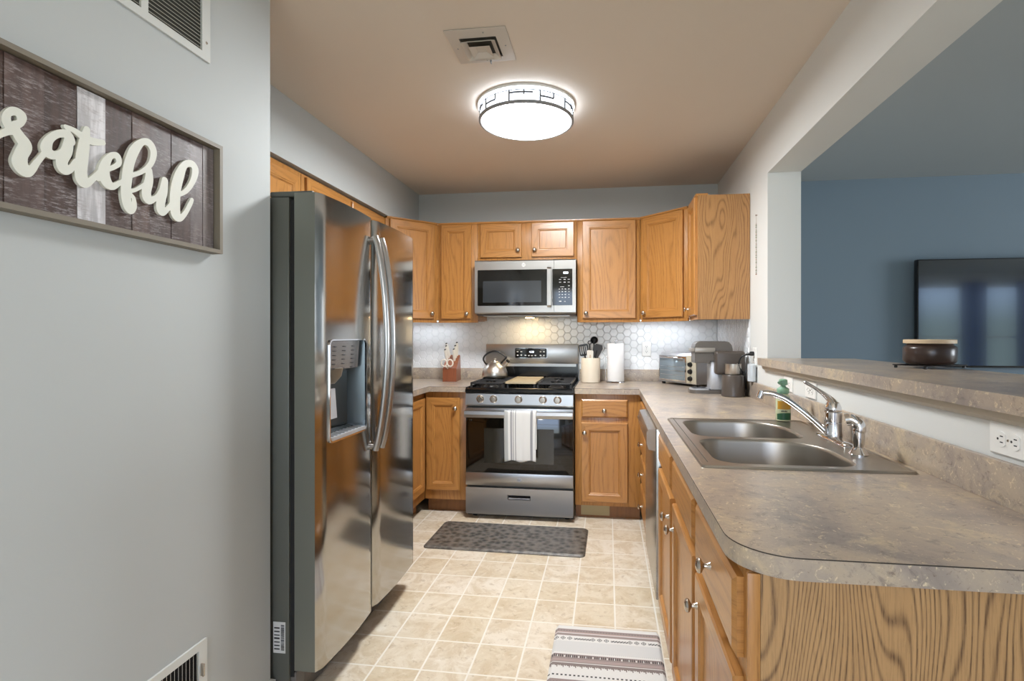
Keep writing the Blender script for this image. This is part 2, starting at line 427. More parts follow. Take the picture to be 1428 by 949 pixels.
# rear wall with two windows behind the camera
def wall_with_holes(name, x0, x1, y0, y1, holes, mat):
    mb = MB(); xs = x0
    for (a, b, c, d) in holes:
        mb.box(xs, a, y0, y1, 0, HC); mb.box(a, b, y0, y1, 0, c); mb.box(a, b, y0, y1, d, HC); xs = b
    mb.box(xs, x1, y0, y1, 0, HC); return struct(mb.build(name, mat, smooth=0))
HOLES = [(-2.0+.05, 0.0, .5, 2.2), (5.08, 5.98, .25, 2.25), (6.24, 7.04, .25, 2.25)]
wall_with_holes('wall_rear', -3.0, 8.2, -7.06, -6.95, HOLES, 'wall')
for i, (a, b, c, d) in enumerate(HOLES):
    mb = MB(); t = .04
    mb.box(a, a+t, -7.04, -6.97, c, d); mb.box(b-t, b, -7.04, -6.97, c, d); mb.box(a+t, b-t, -7.04, -6.97, c, c+t); mb.box(a+t, b-t, -7.04, -6.97, d-t, d)
    mb.box(a+t, b-t, -7.03, -6.98, (c+d)/2-.02, (c+d)/2+.02)
    struct(mb.build('window_%d' % (i+1), 'white'))
for i, (a, b) in enumerate(((4.78, 5.16), (5.92, 6.36), (6.86, 7.2))):
    mb = MB(); n_ = 40
    P = [(a+(b-a)*k/n_, -6.90+.018*math.sin(k*.9)) for k in range(n_+1)]
    mb.prism(P+[(p[0], p[1]-.004) for p in reversed(P)], .03, 2.3, mi=0); tag(mb.build('curtain', 'curtain', None, 50), ('blue curtain left of the left living room window', 'blue curtain between the two living room windows', 'blue curtain right of the right living room window')[i], 'curtain', 'blue curtains')
# baseboards
mb = MB(); mb.prism([(XN+.0005, 0), (XN+.014, 0), (XN+.014, .085), (XN+.006, .105), (XN+.0005, .105)], -6.9, -2.592, axis=1)
mb.box(XN-.2, XN+.012, -2.5905, -2.579, 0, .1)
struct(mb.build('baseboard_left', 'white'))

# hexagonal tile backsplash (raised tiles over grout)
def clip(poly, ax, lim, keep_less):
    out = []; n = len(poly)
    for i in range(n):
        a, b = poly[i], poly[(i+1) % n]
        ia = (a[ax] <= lim) == keep_less or a[ax] == lim; ib = (b[ax] <= lim) == keep_less or b[ax] == lim
        if ia: out.append(a)
        if ia != ib:
            t = (lim-a[ax])/(b[ax]-a[ax]); out.append(tuple(a[k]+(b[k]-a[k])*t for k in (0, 1)))
    return out
def hexfield(mb, a0, a1, z0, z1, P):
    R = .0355; px = 1.5*R; pz = math.sqrt(3)*R; i = 0; a = a0-R*.3
    while a < a1+R:
        z = z0 - (pz/2 if i % 2 else 0)
        while z < z1+pz:
            h0 = [(a+(R-.0007)*math.cos(k*PI/3), z+(R-.0007)*math.sin(k*PI/3)) for k in range(6)]
            p = h0
            for ax, lim, kl in ((0, a0, False), (0, a1, True), (1, z0, False), (1, z1, True)):
                if p: p = clip(p, ax, lim, kl)
            if len(p) >= 3:
                cx = sum(q[0] for q in p)/len(p); cz = sum(q[1] for q in p)/len(p)
                mn = min(math.hypot(q[0]-cx, q[1]-cz) for q in p)
                if mn > .006:
                    k1 = 1-.0035/mn
                    inn = [(cx+(q[0]-cx)*k1, cz+(q[1]-cz)*k1) for q in p]; m = len(p)
                    mb.add([P(q, .0015) for q in p]+[P(q, .0062) for q in inn], [(j, (j+1) % m, m+(j+1) % m, m+j) for j in range(m)]+[tuple(range(m, 2*m))], 0)
            z += pz
        a += px; i += 1
mb = MB(); hexfield(mb, XL+.01, -.008, .90, 1.45, lambda q, h: (q[0], -h, q[1]))
mb.add([(XL+.005, -.003, .90), (-.004, -.003, .90), (-.004, -.003, 1.45), (XL+.005, -.003, 1.45)], [(0, 1, 2, 3)], 1)
mb.box(XL+.005, -.004, -.0028, -.0003, .90, 1.45, mi=1)
hexfield(mb, -.935, -.009, .90, 1.40, lambda q, h: (-h, q[0], q[1]))
mb.box(-.0032, -.0003, -.938, -.0035, .90, 1.40, mi=1)
struct(mb.build('trim_2', ['hex', 'grout'], smooth=0))

# ------------------------------------------------------------------ cabinets
def frame(loc, rz): return Matrix.Translation(loc) @ Matrix.Rotation(rz, 4, 'Z')
def knob_mb(F, x, y, z):
    mb = MB(F)
    mb.lathe((x, y, z), (0, -1, 0), [(0, .0085), (.002, .008), (.006, .0055), (.013, .005), (.016, .009), (.019, .0145), (.023, .0162), (.027, .0145), (.030, .009), (.0315, .002)], 20)
    return mb
DOORP = [(0, 0), (0, .015), (.004, .019), (.050, .019), (.053, .016), (.058, .0155), (.064, .0085), (.07, .0085)]
DRAWP = [(0, 0), (0, .012), (.010, .019), (.012, .019)]
def cabinet(name, label, loc, rz, w, h, d, fronts, toe=False, crown=False, group=None, end_panel=None, cat='cabinet', top_open=False):
    """local frame: front face plane y=0, x along the front, body towards +y"""
    t = thing(name, label, cat, loc, rz, group or ('oak base cabinets' if toe else 'oak wall cabinets')); F = WM[t]
    z0 = .10 if toe else 0; zb = z0 if toe else z0+.022
    mb = MB(F); mb.box(.0005, .018, .019, d, z0 if toe else zb, h); mb.box(w-.018, w-.0005, .019, d, z0 if toe else zb, h)
    mb.box(.018, w-.018, .019, d, zb, zb+.018); mb.box(.018, w-.018, d-.01, d, z0+.018, h)
    if not top_open: mb.box(.018, w-.018, .019, d-.01, h-.018, h)
    mb.build('cabinet_body', 'oak', t)
    mb = MB(F)      # face frame as a board with stiles and rails
    mb.box(.0005, w-.0005, 0, .0188, z0, h, bev=.001); mb.build('face_frame', 'oak', t)
    for kind, x0, x1, a, b, kn in fronts:
        mb = MB(F)
        if kind == 'door': mb.panel(x0, x1, a, b, -.0005, DOORP); o = mb.build('door', 'oak', t, 20)
        else: mb.panel(x0, x1, a, b, -.0005, DRAWP, grain='x'); o = mb.build('drawer', 'oak', t, 20)
        if kn: knob_mb(F, kn[0], -.0195, kn[1]).build('knob', 'nickel', o, 40)
    if toe: MB(F).box(.001, w-.001, .065, .08, 0, .0995).build('toe_kick', 'toe', t)
    if crown:
        mb = MB(F); mb.prism([(-.012, h+.012), (-.012, h+.004), (-.004, h-.006), (0, h-.006), (0, h+.0005), (.06, h+.0005), (.06, h+.012)], .0005, w-.0005, axis=0, grain=0)
        mb.build('crown_strip', 'oak', t)
    if end_panel:
        x0, x1 = (w, w+.006) if end_panel > 0 else (-.006, 0)
        MB(F).box(x0, x1, .0, d, z0 if toe else 0, h).build('end_panel', 'oak_panel', t)
    return t
ZU0, ZU1 = 1.378, 2.140
UH = ZU1-ZU0
ux = -.3185
# upper, left of microwave
cabinet('wall_cabinet', 'narrow oak upper cabinet just left of the microwave', (-2.168, ux, ZU0), 0, .315, UH, .316,
        [('door', .026, .268, .028, .757, (.236, .068))], crown=True)
# over microwave
mwc = cabinet('wall_cabinet', 'short two-door oak cabinet directly above the microwave', (-1.852, ux, 1.848), 0, .765, ZU1-1.848, .316,
        [('door', .022, .345, .026, .286, (.318, .078)), ('door', .420, .742, .026, .286, (.446, .078))], crown=True)
# right of microwave
cabinet('wall_cabinet', 'single-door oak upper cabinet just right of the microwave', (-1.086, ux, ZU0), 0, .466, UH, .316,
        [('door', .040, .434, .028, .757, (.068, .066))], crown=True)
# upper on the right wall with the visible end panel
cabinet('wall_cabinet', 'oak upper cabinet with dark-grained end panel on the right wall', (-.308, -.625, ZU0), -PI/2, .308, UH, .305,
        [('door', .018, .286, .028, .757, (.045, .075))], crown=True, end_panel=1)
# diagonal corner uppers
def diag_cabinet(label, pts, a, b, door, kn):
    """pts: plan outline (world), a,b: front edge end points"""
    a = Vector(a+(0,)); b = Vector(b+(0,)); L = (b-a).length; ang = math.atan2(b.y-a.y, b.x-a.x)
    t = thing('wall_cabinet', label, 'cabinet', (a.x, a.y, ZU0), ang, 'oak wall cabinets'); F = WM[t]
    mb = MB(); mb.prism(pts, ZU0+.022, ZU1); mb.build('cabinet_body', 'oak', t, 0)
    mb = MB(F); mb.box(.012, L-.012, -.003, .016, 0, UH, bev=.001); mb.build('face_frame', 'oak', t)
    mb = MB(F); mb.panel(door[0], door[1], .028, .757, -.0035, DOORP); o = mb.build('door', 'oak', t, 20)
    knob_mb(F, kn[0], -.0225, kn[1]).build('knob', 'nickel', o, 40)
    mb = MB(F); mb.prism([(-.014, UH+.012), (-.014, UH+.004), (-.005, UH-.006), (-.0035, UH-.006), (-.0035, UH+.0005), (.06, UH+.0005), (.06, UH+.012)], .01, L-.01, axis=0, grain=0)
    mb.build('crown_strip', 'oak', t)
    return t
diag_cabinet('diagonal oak corner cabinet between microwave side and right wall', [(-.618, -.012), (-.618, -.312), (-.316, -.618), (-.012, -.618), (-.012, -.012)],
             (-.619, -.3165), (-.310, -.622), (.035, .392), (.062, .066))
diag_cabinet('diagonal oak corner cabinet behind the refrigerator top', [(-2.170, -.012), (-2.772, -.012), (-2.772, -.618), (-2.464, -.618), (-2.170, -.312)],
             (-2.470, -.622), (-2.170, -.3165), (.03, .385), (.358, .07))
# left run uppers, under the soffit
LF = -2.472
cabinet('wall_cabinet', 'oak upper cabinet under the soffit, far side of refrigerator', (LF, -1.662, ZU0), PI/2, 1.03, UH, .30,
        [('door', .03, .50, .028, .747, (.47, .068)), ('door', .53, 1.0, .028, .747, (.56, .068))], crown=False)
cabinet('wall_cabinet', 'short oak cabinet above the refrigerator under the soffit', (LF, -2.585, 1.80), PI/2, .92, 2.140-1.80, .30,
        [('door', .03, .445, .028, .310, (.415, .05)), ('door', .475, .89, .028, .310, (.505, .05))])
# base cabinets
FY = -.612
cabinet('base_cabinet', 'oak base cabinet with a drawer, right of the range', (-1.084, FY, 0), 0, .450, .874, .60,
        [('drawer', .044, .362, .712, .838, (.203, .762)), ('door', .044, .362, .128, .676, (.068, .608))], toe=True)
cabinet('base_cabinet', 'oak base cabinet left of the range, knob at top right', (-2.168, FY, 0), 0, .318, .874, .60,
        [('door', .012, .262, .168, .832, (.232, .758))], toe=True)
cabinet('base_cabinet', 'oak base cabinet on the left wall, hidden behind refrigerator', (-2.170, -1.662, 0), PI/2, 1.048, .874, .605,
        [('door', .03, .50, .168, .832, (.47, .758)), ('door', .53, 1.0, .168, .832, (.56, .758))], toe=True)
RX = -.622
cabinet('base_cabinet', 'narrow four-drawer oak base cabinet in the corner before the dishwasher', (RX, -.640, 0), -PI/2, .62, .874, .60,
        [('drawer', .04, .59, .690, .838, (.26, .765)), ('drawer', .04, .59, .510, .660, (.26, .590)), ('drawer', .04, .59, .32, .48, (.26, .40)), ('drawer', .04, .59, .12, .29, (.26, .20))], toe=True)
sb = cabinet('base_cabinet', 'double-door oak sink base cabinet next to the dishwasher', (RX, -1.905, 0), -PI/2, .949, .874, .60,
        [('drawer', .025, .449, .735, .856, None), ('drawer', .501, .927, .735, .856, None),
         ('door', .025, .449, .125, .705, (.412, .628)), ('door', .501, .927, .125, .705, (.540, .628))], toe=True, top_open=True)
cabinet('base_cabinet', 'oak base cabinet at the near end of the peninsula', (RX, -2.856, 0), -PI/2, .438, .874, .60,
        [('drawer', .018, .420, .715, .856, (.219, .785)), ('door', .018, .420, .125, .682, (.055, .615))], toe=True)
# wide end panel of the peninsula
ep = thing('end_panel', 'wide oak end panel with bold cathedral grain under the near counter end', 'panel', (-.3, -3.30, 0))
MB().box(-.602, -.002, -3.302, -3.2955, 0, .874).build('panel_board', 'oak_end', ep)
MB().box(-.624, -.6025, -3.303, -3.2955, 0, .874, bev=.001).build('edge_strip', 'oak', ep)
# pale board stuck over part of the toe kick right of the range
tag(MB().box(-1.045, -.845, -.5482, -.5465, .012, .098).build('toe_board', 'toe_patch'), 'pale unfinished board on the toe kick right of the range', 'board')

# ------------------------------------------------------------------ countertops
ZC0, ZC1 = .876, .914
def counter(name, label, outer, holes, splash):
    t = thing(name, label, 'countertop', (sum(p[0] for p in outer)/len(outer), sum(p[1] for p in outer)/len(outer), ZC0))
    mb = MB(); mb.prism(outer, ZC0, ZC1-.0022, holes=holes)
    mb.build('worktop', 'counter', t, 25)
    cx = 0
    mb = MB(); mb.prism(outer, ZC1-.0022, ZC1, holes=holes, mi=0, side_mi=1)
    mb.build('laminate_surface', ['counter', 'seam'], t, 25)
    for b in splash: MB().box(*b, bev=.002).build('splash_strip', 'counter', t)
    return t
DR = .646
arc = [(-DR+.105-.105*math.cos(a), -3.325+.105-.105*math.sin(a)) for a in [k*PI/2/12 for k in range(13)]]
outer_r = [(-1.084, -.010), (-1.084, -.646), (-.646, -.646)] + arc + [(-.003, -3.325), (-.003, -.010)]
SX0, SX1, SY0, SY1 = -.602, -.048, -2.747, -1.909
hole_sink = [(SX0+.015, SY0+.015), (SX1-.012, SY0+.015), (SX1-.012, SY1-.015), (SX0+.015, SY1-.015)]
counter('countertop', 'taupe mottled laminate countertop with sink and rounded near corner', outer_r, [hole_sink],
        [(-1.084, -.024, -.0265, -.0075, ZC1, 1.008), (-.0235, -.0075, -3.325, -.0075, ZC1, 1.008)])
outer_l = [(-1.850, -.010), (XL+.003, -.010), (XL+.003, -1.655), (-2.128, -1.655), (-2.128, -.646), (-1.850, -.646)]
counter('countertop', 'taupe laminate countertop left of the range, knife block on it', outer_l, [],
        [(XL+.024, -1.850, -.0265, -.0075, ZC1, 1.008), (XL+.003, XL+.0235, -1.655, -.0075, ZC1, 1.008)])
# raised bar ledge on the knee wall
t = thing('bar_ledge', 'raised taupe laminate bar ledge on the half wall', 'ledge', (.2, -2.3, 1.115))
mb = MB(); mb.prism([(-.043, -3.40), (.435, -3.40), (.435, YJ-.002), (-.0005, YJ-.002), (-.0005, -1.245), (-.043, -1.245)], 1.117, 1.156)
mb.build('ledge_slab', 'counter', t, 25)
mb = MB(); mb.prism([(-.0005, 1.116), (-.028, 1.116), (-.025, 1.100), (-.012, 1.090), (-.0005, 1.086)], -3.345, -1.27, axis=1)
mb.build('ledge_molding', simple('ledge_trim', (188, 176, 158), .45), t)

# ------------------------------------------------------------------ sink and tap
t = thing('sink', 'stainless double-bowl drop-in sink in the peninsula counter', 'sink', (-.325, -2.328, ZC1))
def bowl_loop(x0, x1, y0, y1, rl, rnear, rfar): return rrect(x0, x1, y0, y1, [rl, rnear, rfar, rl], 10)
B1 = (-.552, -.165, -2.312, -1.950); B2 = (-.552, -.165, -2.706, -2.344)
zt = ZC1+.0045
rim = MB(); l1 = bowl_loop(*B1, .075, .06, .17); l2 = bowl_loop(*B2, .075, .06, .17)
ro = rrect(SX0, SX1, SY0, SY1, .014, 4)
rim.prism(ro, ZC1+.0005, ZC1+.003)if False else None
tri_o = rrect(SX0+.012, SX1-.012, SY0+.012, SY1-.012, .01, 4)
rim.prism(tri_o, zt-.0012, zt, holes=[l1, l2])
n = len(ro)
e1 = rrect(SX0+.003, SX1-.003, SY0+.003, SY1-.003, .013, 4)
loops = [(ro, ZC1+.0006), (e1, zt+.002), (rrect(SX0+.009, SX1-.009, SY0+.009, SY1-.009, .012, 4), zt+.002), (tri_o, zt)]
for (a, za), (b, zb) in zip(loops, loops[1:]):
    rim.add([(p[0], p[1], za) for p in a]+[(p[0], p[1], zb) for p in b], [(i, (i+1) % n, n+(i+1) % n, n+i) for i in range(n)])
rim.build('rim', 'sink', t, 30)
for B, l in ((B1, l1), (B2, l2)):
    mb = MB(); m = len(l); cx = (B[0]+B[1])/2; cy = (B[2]+B[3])/2
    prof = [(1.0, 0), (.985, -.004), (.975, -.012), (.95, -.12), (.92, -.150), (.86, -.166), (.12, -.172)]
    L = [[(cx+(p[0]-cx)*k, cy+(p[1]-cy)*k, zt+d) for p in l] for k, d in prof]
    for a, b in zip(L, L[1:]): mb.add(a+b, [(i, (i+1) % m, m+(i+1) % m, m+i) for i in range(m)])
    mb.build('bowl', 'sink', t, 50)
    mb = MB(); mb.lathe((cx, cy, zt-.1725), (0, 0, 1), [(0, .05), (.003, .05), (.004, .042), (.001, .036), (.001, .0)], 28); mb.build('drain', 'chrome', t)
# shallow dark line on the rim near the front edge
mb = MB(); mb.box(SX0+.024, SX0+.0265, SY0+.05, SY1-.012, zt-.0005, zt+.0006); mb.build('rim_groove', 'grille_dark', t)
fx, fy = -.081, -2.300
t = thing('faucet', 'chrome single-lever kitchen faucet with spout over the far bowl', 'faucet', (fx, fy, zt))
mb = MB(); pl = [(fx+(.030*math.cos(a)), fy+.02+(.135*math.sin(a))) for a in [2*PI*k/40 for k in range(40)]]
q = []
for k in range(48):
    a = 2*PI*k/48; ex = .034*math.copysign(abs(math.cos(a))**.7, math.cos(a)); ey = .13*math.copysign(abs(math.sin(a))**.85, math.sin(a)); q.append((fx+ex, fy-.02+ey))
m = 48
def ringq(sc, z): return [(fx+(p[0]-fx)*sc, fy-.02+(p[1]-fy+.02)*sc, z) for p in q]
R = [ringq(1, zt+.0005), ringq(1, zt+.003), ringq(.93, zt+.009), ringq(.6, zt+.013), ringq(.05, zt+.014)]
for a, b in zip(R, R[1:]): mb.add(a+b, [(i, (i+1) % m, m+(i+1) % m, m+i) for i in range(m)])
mb.build('base_plate', 'chrome', t, 50)
mb = MB(); mb.lathe((fx, fy, zt+.012), (0, 0, 1), [(0, .030), (.004, .031), (.010, .0285), (.045, .0280), (.047, .0262), (.049, .0285), (.082, .0285), (.084, .026), (.087, .0275), (.100, .026), (.115, .020), (.122, .006)], 32)
mb.build('body', 'chrome', t, 40)
sp = spline([(fx-.015, fy+.004, .936), (-.116, -2.286, .958), (-.160, -2.273, 1.000), (-.215, -2.258, 1.044), (-.247, -2.248, 1.060), (-.272, -2.241, 1.068), (-.300, -2.233, 1.069)], 6)
mb = MB(); mb.tube(sp, [.0125-.002*min(1, k/20) for k in range(len(sp))], 14); mb.build('spout', 'chrome', t, 60)
mb = MB(); mb.cyl((-.298, -2.2335, 1.0765), (-.306, -2.231, 1.050), .0125, .0120, 18); mb.build('aerator', 'chrome', t)
lv = spline([(fx+.002, fy-.002, zt+.100), (fx, fy+.004, zt+.126), (fx-.018, fy+.028, zt+.152), (fx-.042, fy+.062, zt+.174), (fx-.062, fy+.092, zt+.190)], 6)
mb = MB(); mb.tube(lv, [.026, .0255, .025, .0245, .0235, .0225, .021, .019, .017, .0155, .014, .0125, .0115, .0105, .0095, .009, .0085, .008, .008, .008, .008, .0085, .0085, .008, .005][:len(lv)], 14, flat=.7)
mb.build('lever', 'chrome', t, 60)
sx_, sy_ = -.108, -2.545
t = thing('side_sprayer', 'chrome side sprayer standing nearer than the faucet on the sink', 'sprayer', (sx_, sy_, zt))
mb = MB(); mb.lathe((sx_, sy_, zt+.0005), (0, 0, 1), [(0, .027), (.003, .027), (.012, .020), (.022, .016), (.024, .010)], 28); mb.build('base_ring', 'chrome', t)
mb = MB(); mb.lathe((sx_, sy_, zt+.022), (0, 0, 1), [(0, .0135), (.02, .0165), (.045, .017), (.055, .0165)], 24)
mb.tube(spline([(sx_, sy_, zt+.066), (sx_+.002, sy_-.001, zt+.080), (sx_-.002, sy_+.001, zt+.094), (sx_-.012, sy_+.005, zt+.103), (sx_-.021, sy_+.009, zt+.106)], 5), [.017]*3+[.018]*8+[.0165]*10, 14)
mb.build('spray_wand', 'chrome', t, 60)
mb = MB(); mb.cyl((sx_-.020, sy_+.0085, zt+.1062), (sx_-.031, sy_+.013, zt+.103), .0190, .0185, 20); mb.build('spray_head', 'chrome', t)

# ------------------------------------------------------------------ refrigerator
FX = -1.84; FY0, FY1 = -2.570, -1.673
t = thing('refrigerator', 'tall stainless side-by-side refrigerator with ice and water dispenser', 'refrigerator', (-2.3, -2.12, 0))
fr = t
mb = MB(); mb.box(-2.74, -1.945, FY0, FY1, .03, 1.755, bev=.004); mb.build('body', 'steel_side', t)
mb = MB(); mb.box(-1.9445, -1.931, FY0+.008, FY1-.008, .10, 1.745); mb.build('door_gasket', 'dark', t)
mb = MB(); mb.box(-2.0, -1.925, FY0+.01, FY1-.01, .012, .115, bev=.004)
for k in range(14): mb.box(-1.9255, -1.9235, FY0+.06+k*.055, FY0+.10+k*.055, .045, .085)
mb.build('kick_grille', 'machine', t)
for yy in (FY0+.03, FY1-.03):
    for xx in (-1.975, -2.68): mb = MB(); mb.cyl((xx, yy, 0), (xx, yy, .0298), .022, .022, 16); mb.build('leveling_foot', 'black', t)
for yy in (FY0+.004, FY1-.05):
    mb = MB(); mb.box(-2.02, -1.862, yy, yy+.045, 1.7555, 1.776, bev=.006); mb.build('hinge_cover', 'steel_side', t)
def door_grid(mb, y0, y1, z0, z1, hole=None, xb=-1.925, bulge=.012, mi=0):
    ys = sorted(set([y0+(y1-y0)*k/16 for k in range(17)] + ([hole[0], hole[1]] if hole else [])))
    zs = sorted(set([z0, z1] + ([hole[2], hole[3]] if hole else [])))
    def X(y):
        s = (y-y0)/(y1-y0); e = min(s, 1-s)*(y1-y0)
        return FX + bulge*(1-(2*s-1)**2) - .010*max(0, 1-e/.010)**2
    for i in range(len(ys)-1):
        for j in range(len(zs)-1):
            a, b, c, d = ys[i], ys[i+1], zs[j], zs[j+1]
            if hole and a >= hole[0]-1e-6 and b <= hole[1]+1e-6 and c >= hole[2]-1e-6 and d <= hole[3]+1e-6: continue
            mb.add([(X(a), a, c), (X(b), b, c), (X(b), b, d), (X(a), a, d)], [(0, 1, 2, 3)], mi)
    for i in range(len(ys)-1):
        a, b = ys[i], ys[i+1]
        for z in (z0, z1): mb.add([(X(a), a, z), (X(b), b, z), (xb, b, z), (xb, a, z)], [(0, 1, 2, 3)], 1)
    for y in (y0, y1): mb.add([(X(y), y, z0), (X(y), y, z1), (xb, y, z1), (xb, y, z0)], [(0, 1, 2, 3)], 1)
    mb.add([(xb, y0, z0), (xb, y1, z0), (xb, y1, z1), (xb, y0, z1)], [(0, 1, 2, 3)], 1)
    return X
HZ = (-2.510, -2.232, .900, 1.262)
mb = MB(); XA = door_grid(mb, FY0, -2.146, .128, 1.768, HZ)
d1 = mb.build('door', ['steel', 'steel_door_side'], t, 40, 'narrower freezer door with the dispenser')
mb = MB(); XB = door_grid(mb, -2.138, FY1, .128, 1.768)
d2 = mb.build('door', ['steel', 'steel_door_side'], t, 40)
def fridge_handle(y, door):
    P = []
    for k in range(25):
        s = k/24; z = .80+.893*s; P.append((FX+.020+.052*(math.sin(PI*s))**.75, y, z))
    mb = MB(); mb.tube(P, .0135, 14, flat=.85)
    mb.tube([(FX-.004, y, .815), (FX+.028, y, .815)], .011, 12); mb.tube([(FX-.004, y, 1.678), (FX+.028, y, 1.678)], .011, 12)
    mb.build('door_handle', 'steel_h', door, 60)
fridge_handle(-2.170, d1); fridge_handle(-2.110, d2)
# dispenser recess
y0, y1, z0, z1 = HZ; xr = FX-.062
mb = MB()
mb.add([(XA(y0), y0, z0), (XA(y0), y0, z1), (xr, y0+.02, z1-.01), (xr, y0+.02, z0+.025)], [(0, 1, 2, 3)])
mb.add([(XA(y1), y1, z0), (XA(y1), y1, z1), (xr, y1-.02, z1-.01), (xr, y1-.02, z0+.025)], [(0, 1, 2, 3)])
mb.add([(XA(y0), y0, z1), (XA(y1), y1, z1), (xr, y1-.02, z1-.01), (xr, y0+.02, z1-.01)], [(0, 1, 2, 3)])
pp = [(xr, y0+.02+(y1-y0-.04)*k/8) for k in range(9)]
mb.add([(xr-.018*math.sin(PI*k/8), p[1], z1-.01) for k, p in enumerate(pp)]+[(xr-.018*math.sin(PI*k/8), p[1], z0+.025) for k, p in enumerate(pp)], [(k, k+1, k+10, k+9) for k in range(8)])
mb.add([(XA(y0), y0, z0), (XA(y1), y1, z0), (xr, y1-.02, z0+.025), (xr, y0+.02, z0+.025)], [(0, 1, 2, 3)])
mb.build('dispenser_recess', simple('dispenser_liner', (104, 112, 116), .22, .6), d1, 50)
mb = MB(); rr = rrect(y0-.0025, y1+.0025, z0-.004, z1+.0025, .022, 6); ri = rrect(y0+.002, y1-.002, z0+.002, z1-.002, .018, 6)
mb.prism(rr, FX+.0055, FX+.013, axis=0, holes=[ri]); mb.build('dispenser_rim', 'chrome', d1, 30)
mb = MB(); mb.prism([(FX-.058, z1-.012), (FX+.004, z1-.004), (FX-.004, z1-.108), (FX-.050, z1-.122)], y0+.012, y1-.045, axis=1); cp = mb.build('dispenser_panel', simple('dispenser_face', (150, 150, 152), .18, .8), d1, 20)
mb = MB()
for r_ in range(6):
    for c_ in range(3):
        mb.box(FX+.0045-.0013*r_, FX+.0062-.0013*r_, y0+.040+c_*.068, y0+.040+c_*.068+.014, z1-.026-r_*.016, z1-.023-r_*.016)
mb.build('panel_marks', 'ink', cp)
mb = MB(); mb.lathe((FX-.030, y0+.085, z1-.104), (0, 0, -1), [(0, .04), (.03, .034), (.05, .018), (.058, .01)], 24); mb.build('ice_chute', simple('chute_plastic', (120, 108, 92), .3), d1, 50)
mb = MB(); mb.prism([(FX-.042, z0+.18), (FX-.036, z0+.18), (FX-.028, z0+.07), (FX-.034, z0+.07)], y0+.06, y0+.12, axis=1); mb.build('dispenser_paddle', 'silver', d1)
mb = MB(); mb.prism(rrect(y0+.006, y1-.006, FX-.052, FX+.016, .012, 5), 0, .010)
# tray in yx plane -> remap
mb2 = MB(); mb2.prism([(p[1], p[0]) for p in rrect(y0+.006, y1-.006, FX-.052, FX+.016, .012, 5)], z0+.004, z0+.016); mb2.build('drip_tray', 'silver', d1, 40)
mb = MB()
for k in range(9): mb.box(FX-.045, FX+.006, y0+.03+k*.026, y0+.036+k*.026, z0+.0162, z0+.0175)
mb.build('tray_slots', 'ink', d1)
mb = MB(); mb.box(-2.003, -1.958, FY0-.0012, FY0-.0002, .185, .292); lb = mb.build('rating_label', 'label', t)
mb = MB(); random.seed(7)
z = .195
while z < .283:
    h = random.choice([.0012, .002, .003]); mb.box(-1.974, -1.962, FY0-.0018, FY0-.0013, z, z+h); z += h+random.choice([.0012, .002])
for k in range(7): mb.box(-1.999, -1.979, FY0-.0018, FY0-.0013, .197+k*.012, .2+k*.012+random.random()*.003)
mb.build('label_print', 'ink', lb)

# ------------------------------------------------------------------ range
RX0, RX1 = -1.8455, -1.088
t = thing('gas_range', 'stainless gas range with black oven door between the oak cabinets', 'stove', ((RX0+RX1)/2, -.36, 0))
mb = MB(); mb.box(RX0+.002, RX1-.002, -.655, -.03, .045, .898); mb.build('range_body', 'steel_side', t)
for xx in (RX0+.05, RX1-.05):
    for yy in (-.61, -.09): mb = MB(); mb.cyl((xx, yy, 0), (xx, yy, .0448), .018, .018, 14); mb.build('leveling_foot', 'black', t)
mb = MB(); mb.box(RX0+.004, RX1-.004, -.645, -.63, .012, .044); mb.build('kick_plate', 'dark', t)
sx0, sx1 = -1.545, -1.385
mb = MB(); zz0, zz1 = .036, .221; yb = -.655; yf = -.697
hz = (sx0, sx1, .142, .174)
mb.prism(rrect(RX0+.003, RX1-.003, zz0, zz1, .006, 3), yb-.0005, yf, axis=1, holes=[rrect(*hz, .004, 3)])
dr = mb.build('drawer', 'steel_h', t, 30)
MB().box(sx0+.0005, sx1-.0005, yb-.001, yb-.006, hz[2]+.0005, hz[3]-.0005).build('pull_recess', 'dark', dr)
mb = MB(); mb.prism([(-.6975, .146), (-.6975, .157), (-.683, .153), (-.683, .146)], sx0+.004, sx1-.004, axis=0); mb.build('pull_lip', 'chrome', dr)
# oven door
mb = MB(); mb.box(RX0+.003, RX1-.003, -.656, -.690, .236, .776, bev=.003); od = mb.build('oven_door', 'black', t)
mb = MB(); mb.box(RX0+.004, RX1-.004, -.6905, -.699, .326, .716, bev=.002); mb.build('door_glass', 'glassblack', od)
mb = MB(); mb.box(RX0+.135, RX1-.135, -.6992, -.6998, .395, .635); mb.build('inner_window', simple('oven_window', (44, 42, 36), .08, 0, .8), od)
mb = MB(); mb.box(RX0+.003, RX1-.003, -.6905, -.701, .237, .325, bev=.002); mb.build('lower_trim', 'steel_h', od)
mb = MB(); mb.box(RX0+.003, RX1-.003, -.6905, -.700, .7165, .776, bev=.002); mb.build('upper_trim', 'steel_h', od)
mb = MB(); mb.prism([(-.722, .712), (-.743, .714), (-.747, .735), (-.743, .757), (-.722, .758)], RX0+.004, RX1-.004, axis=0)
for xx in (RX0+.012, RX1-.042): mb.box(xx, xx+.03, -.723, -.7005, .722, .75, bev=.003)
mb.build('door_handle', 'steel_h', od, 20)
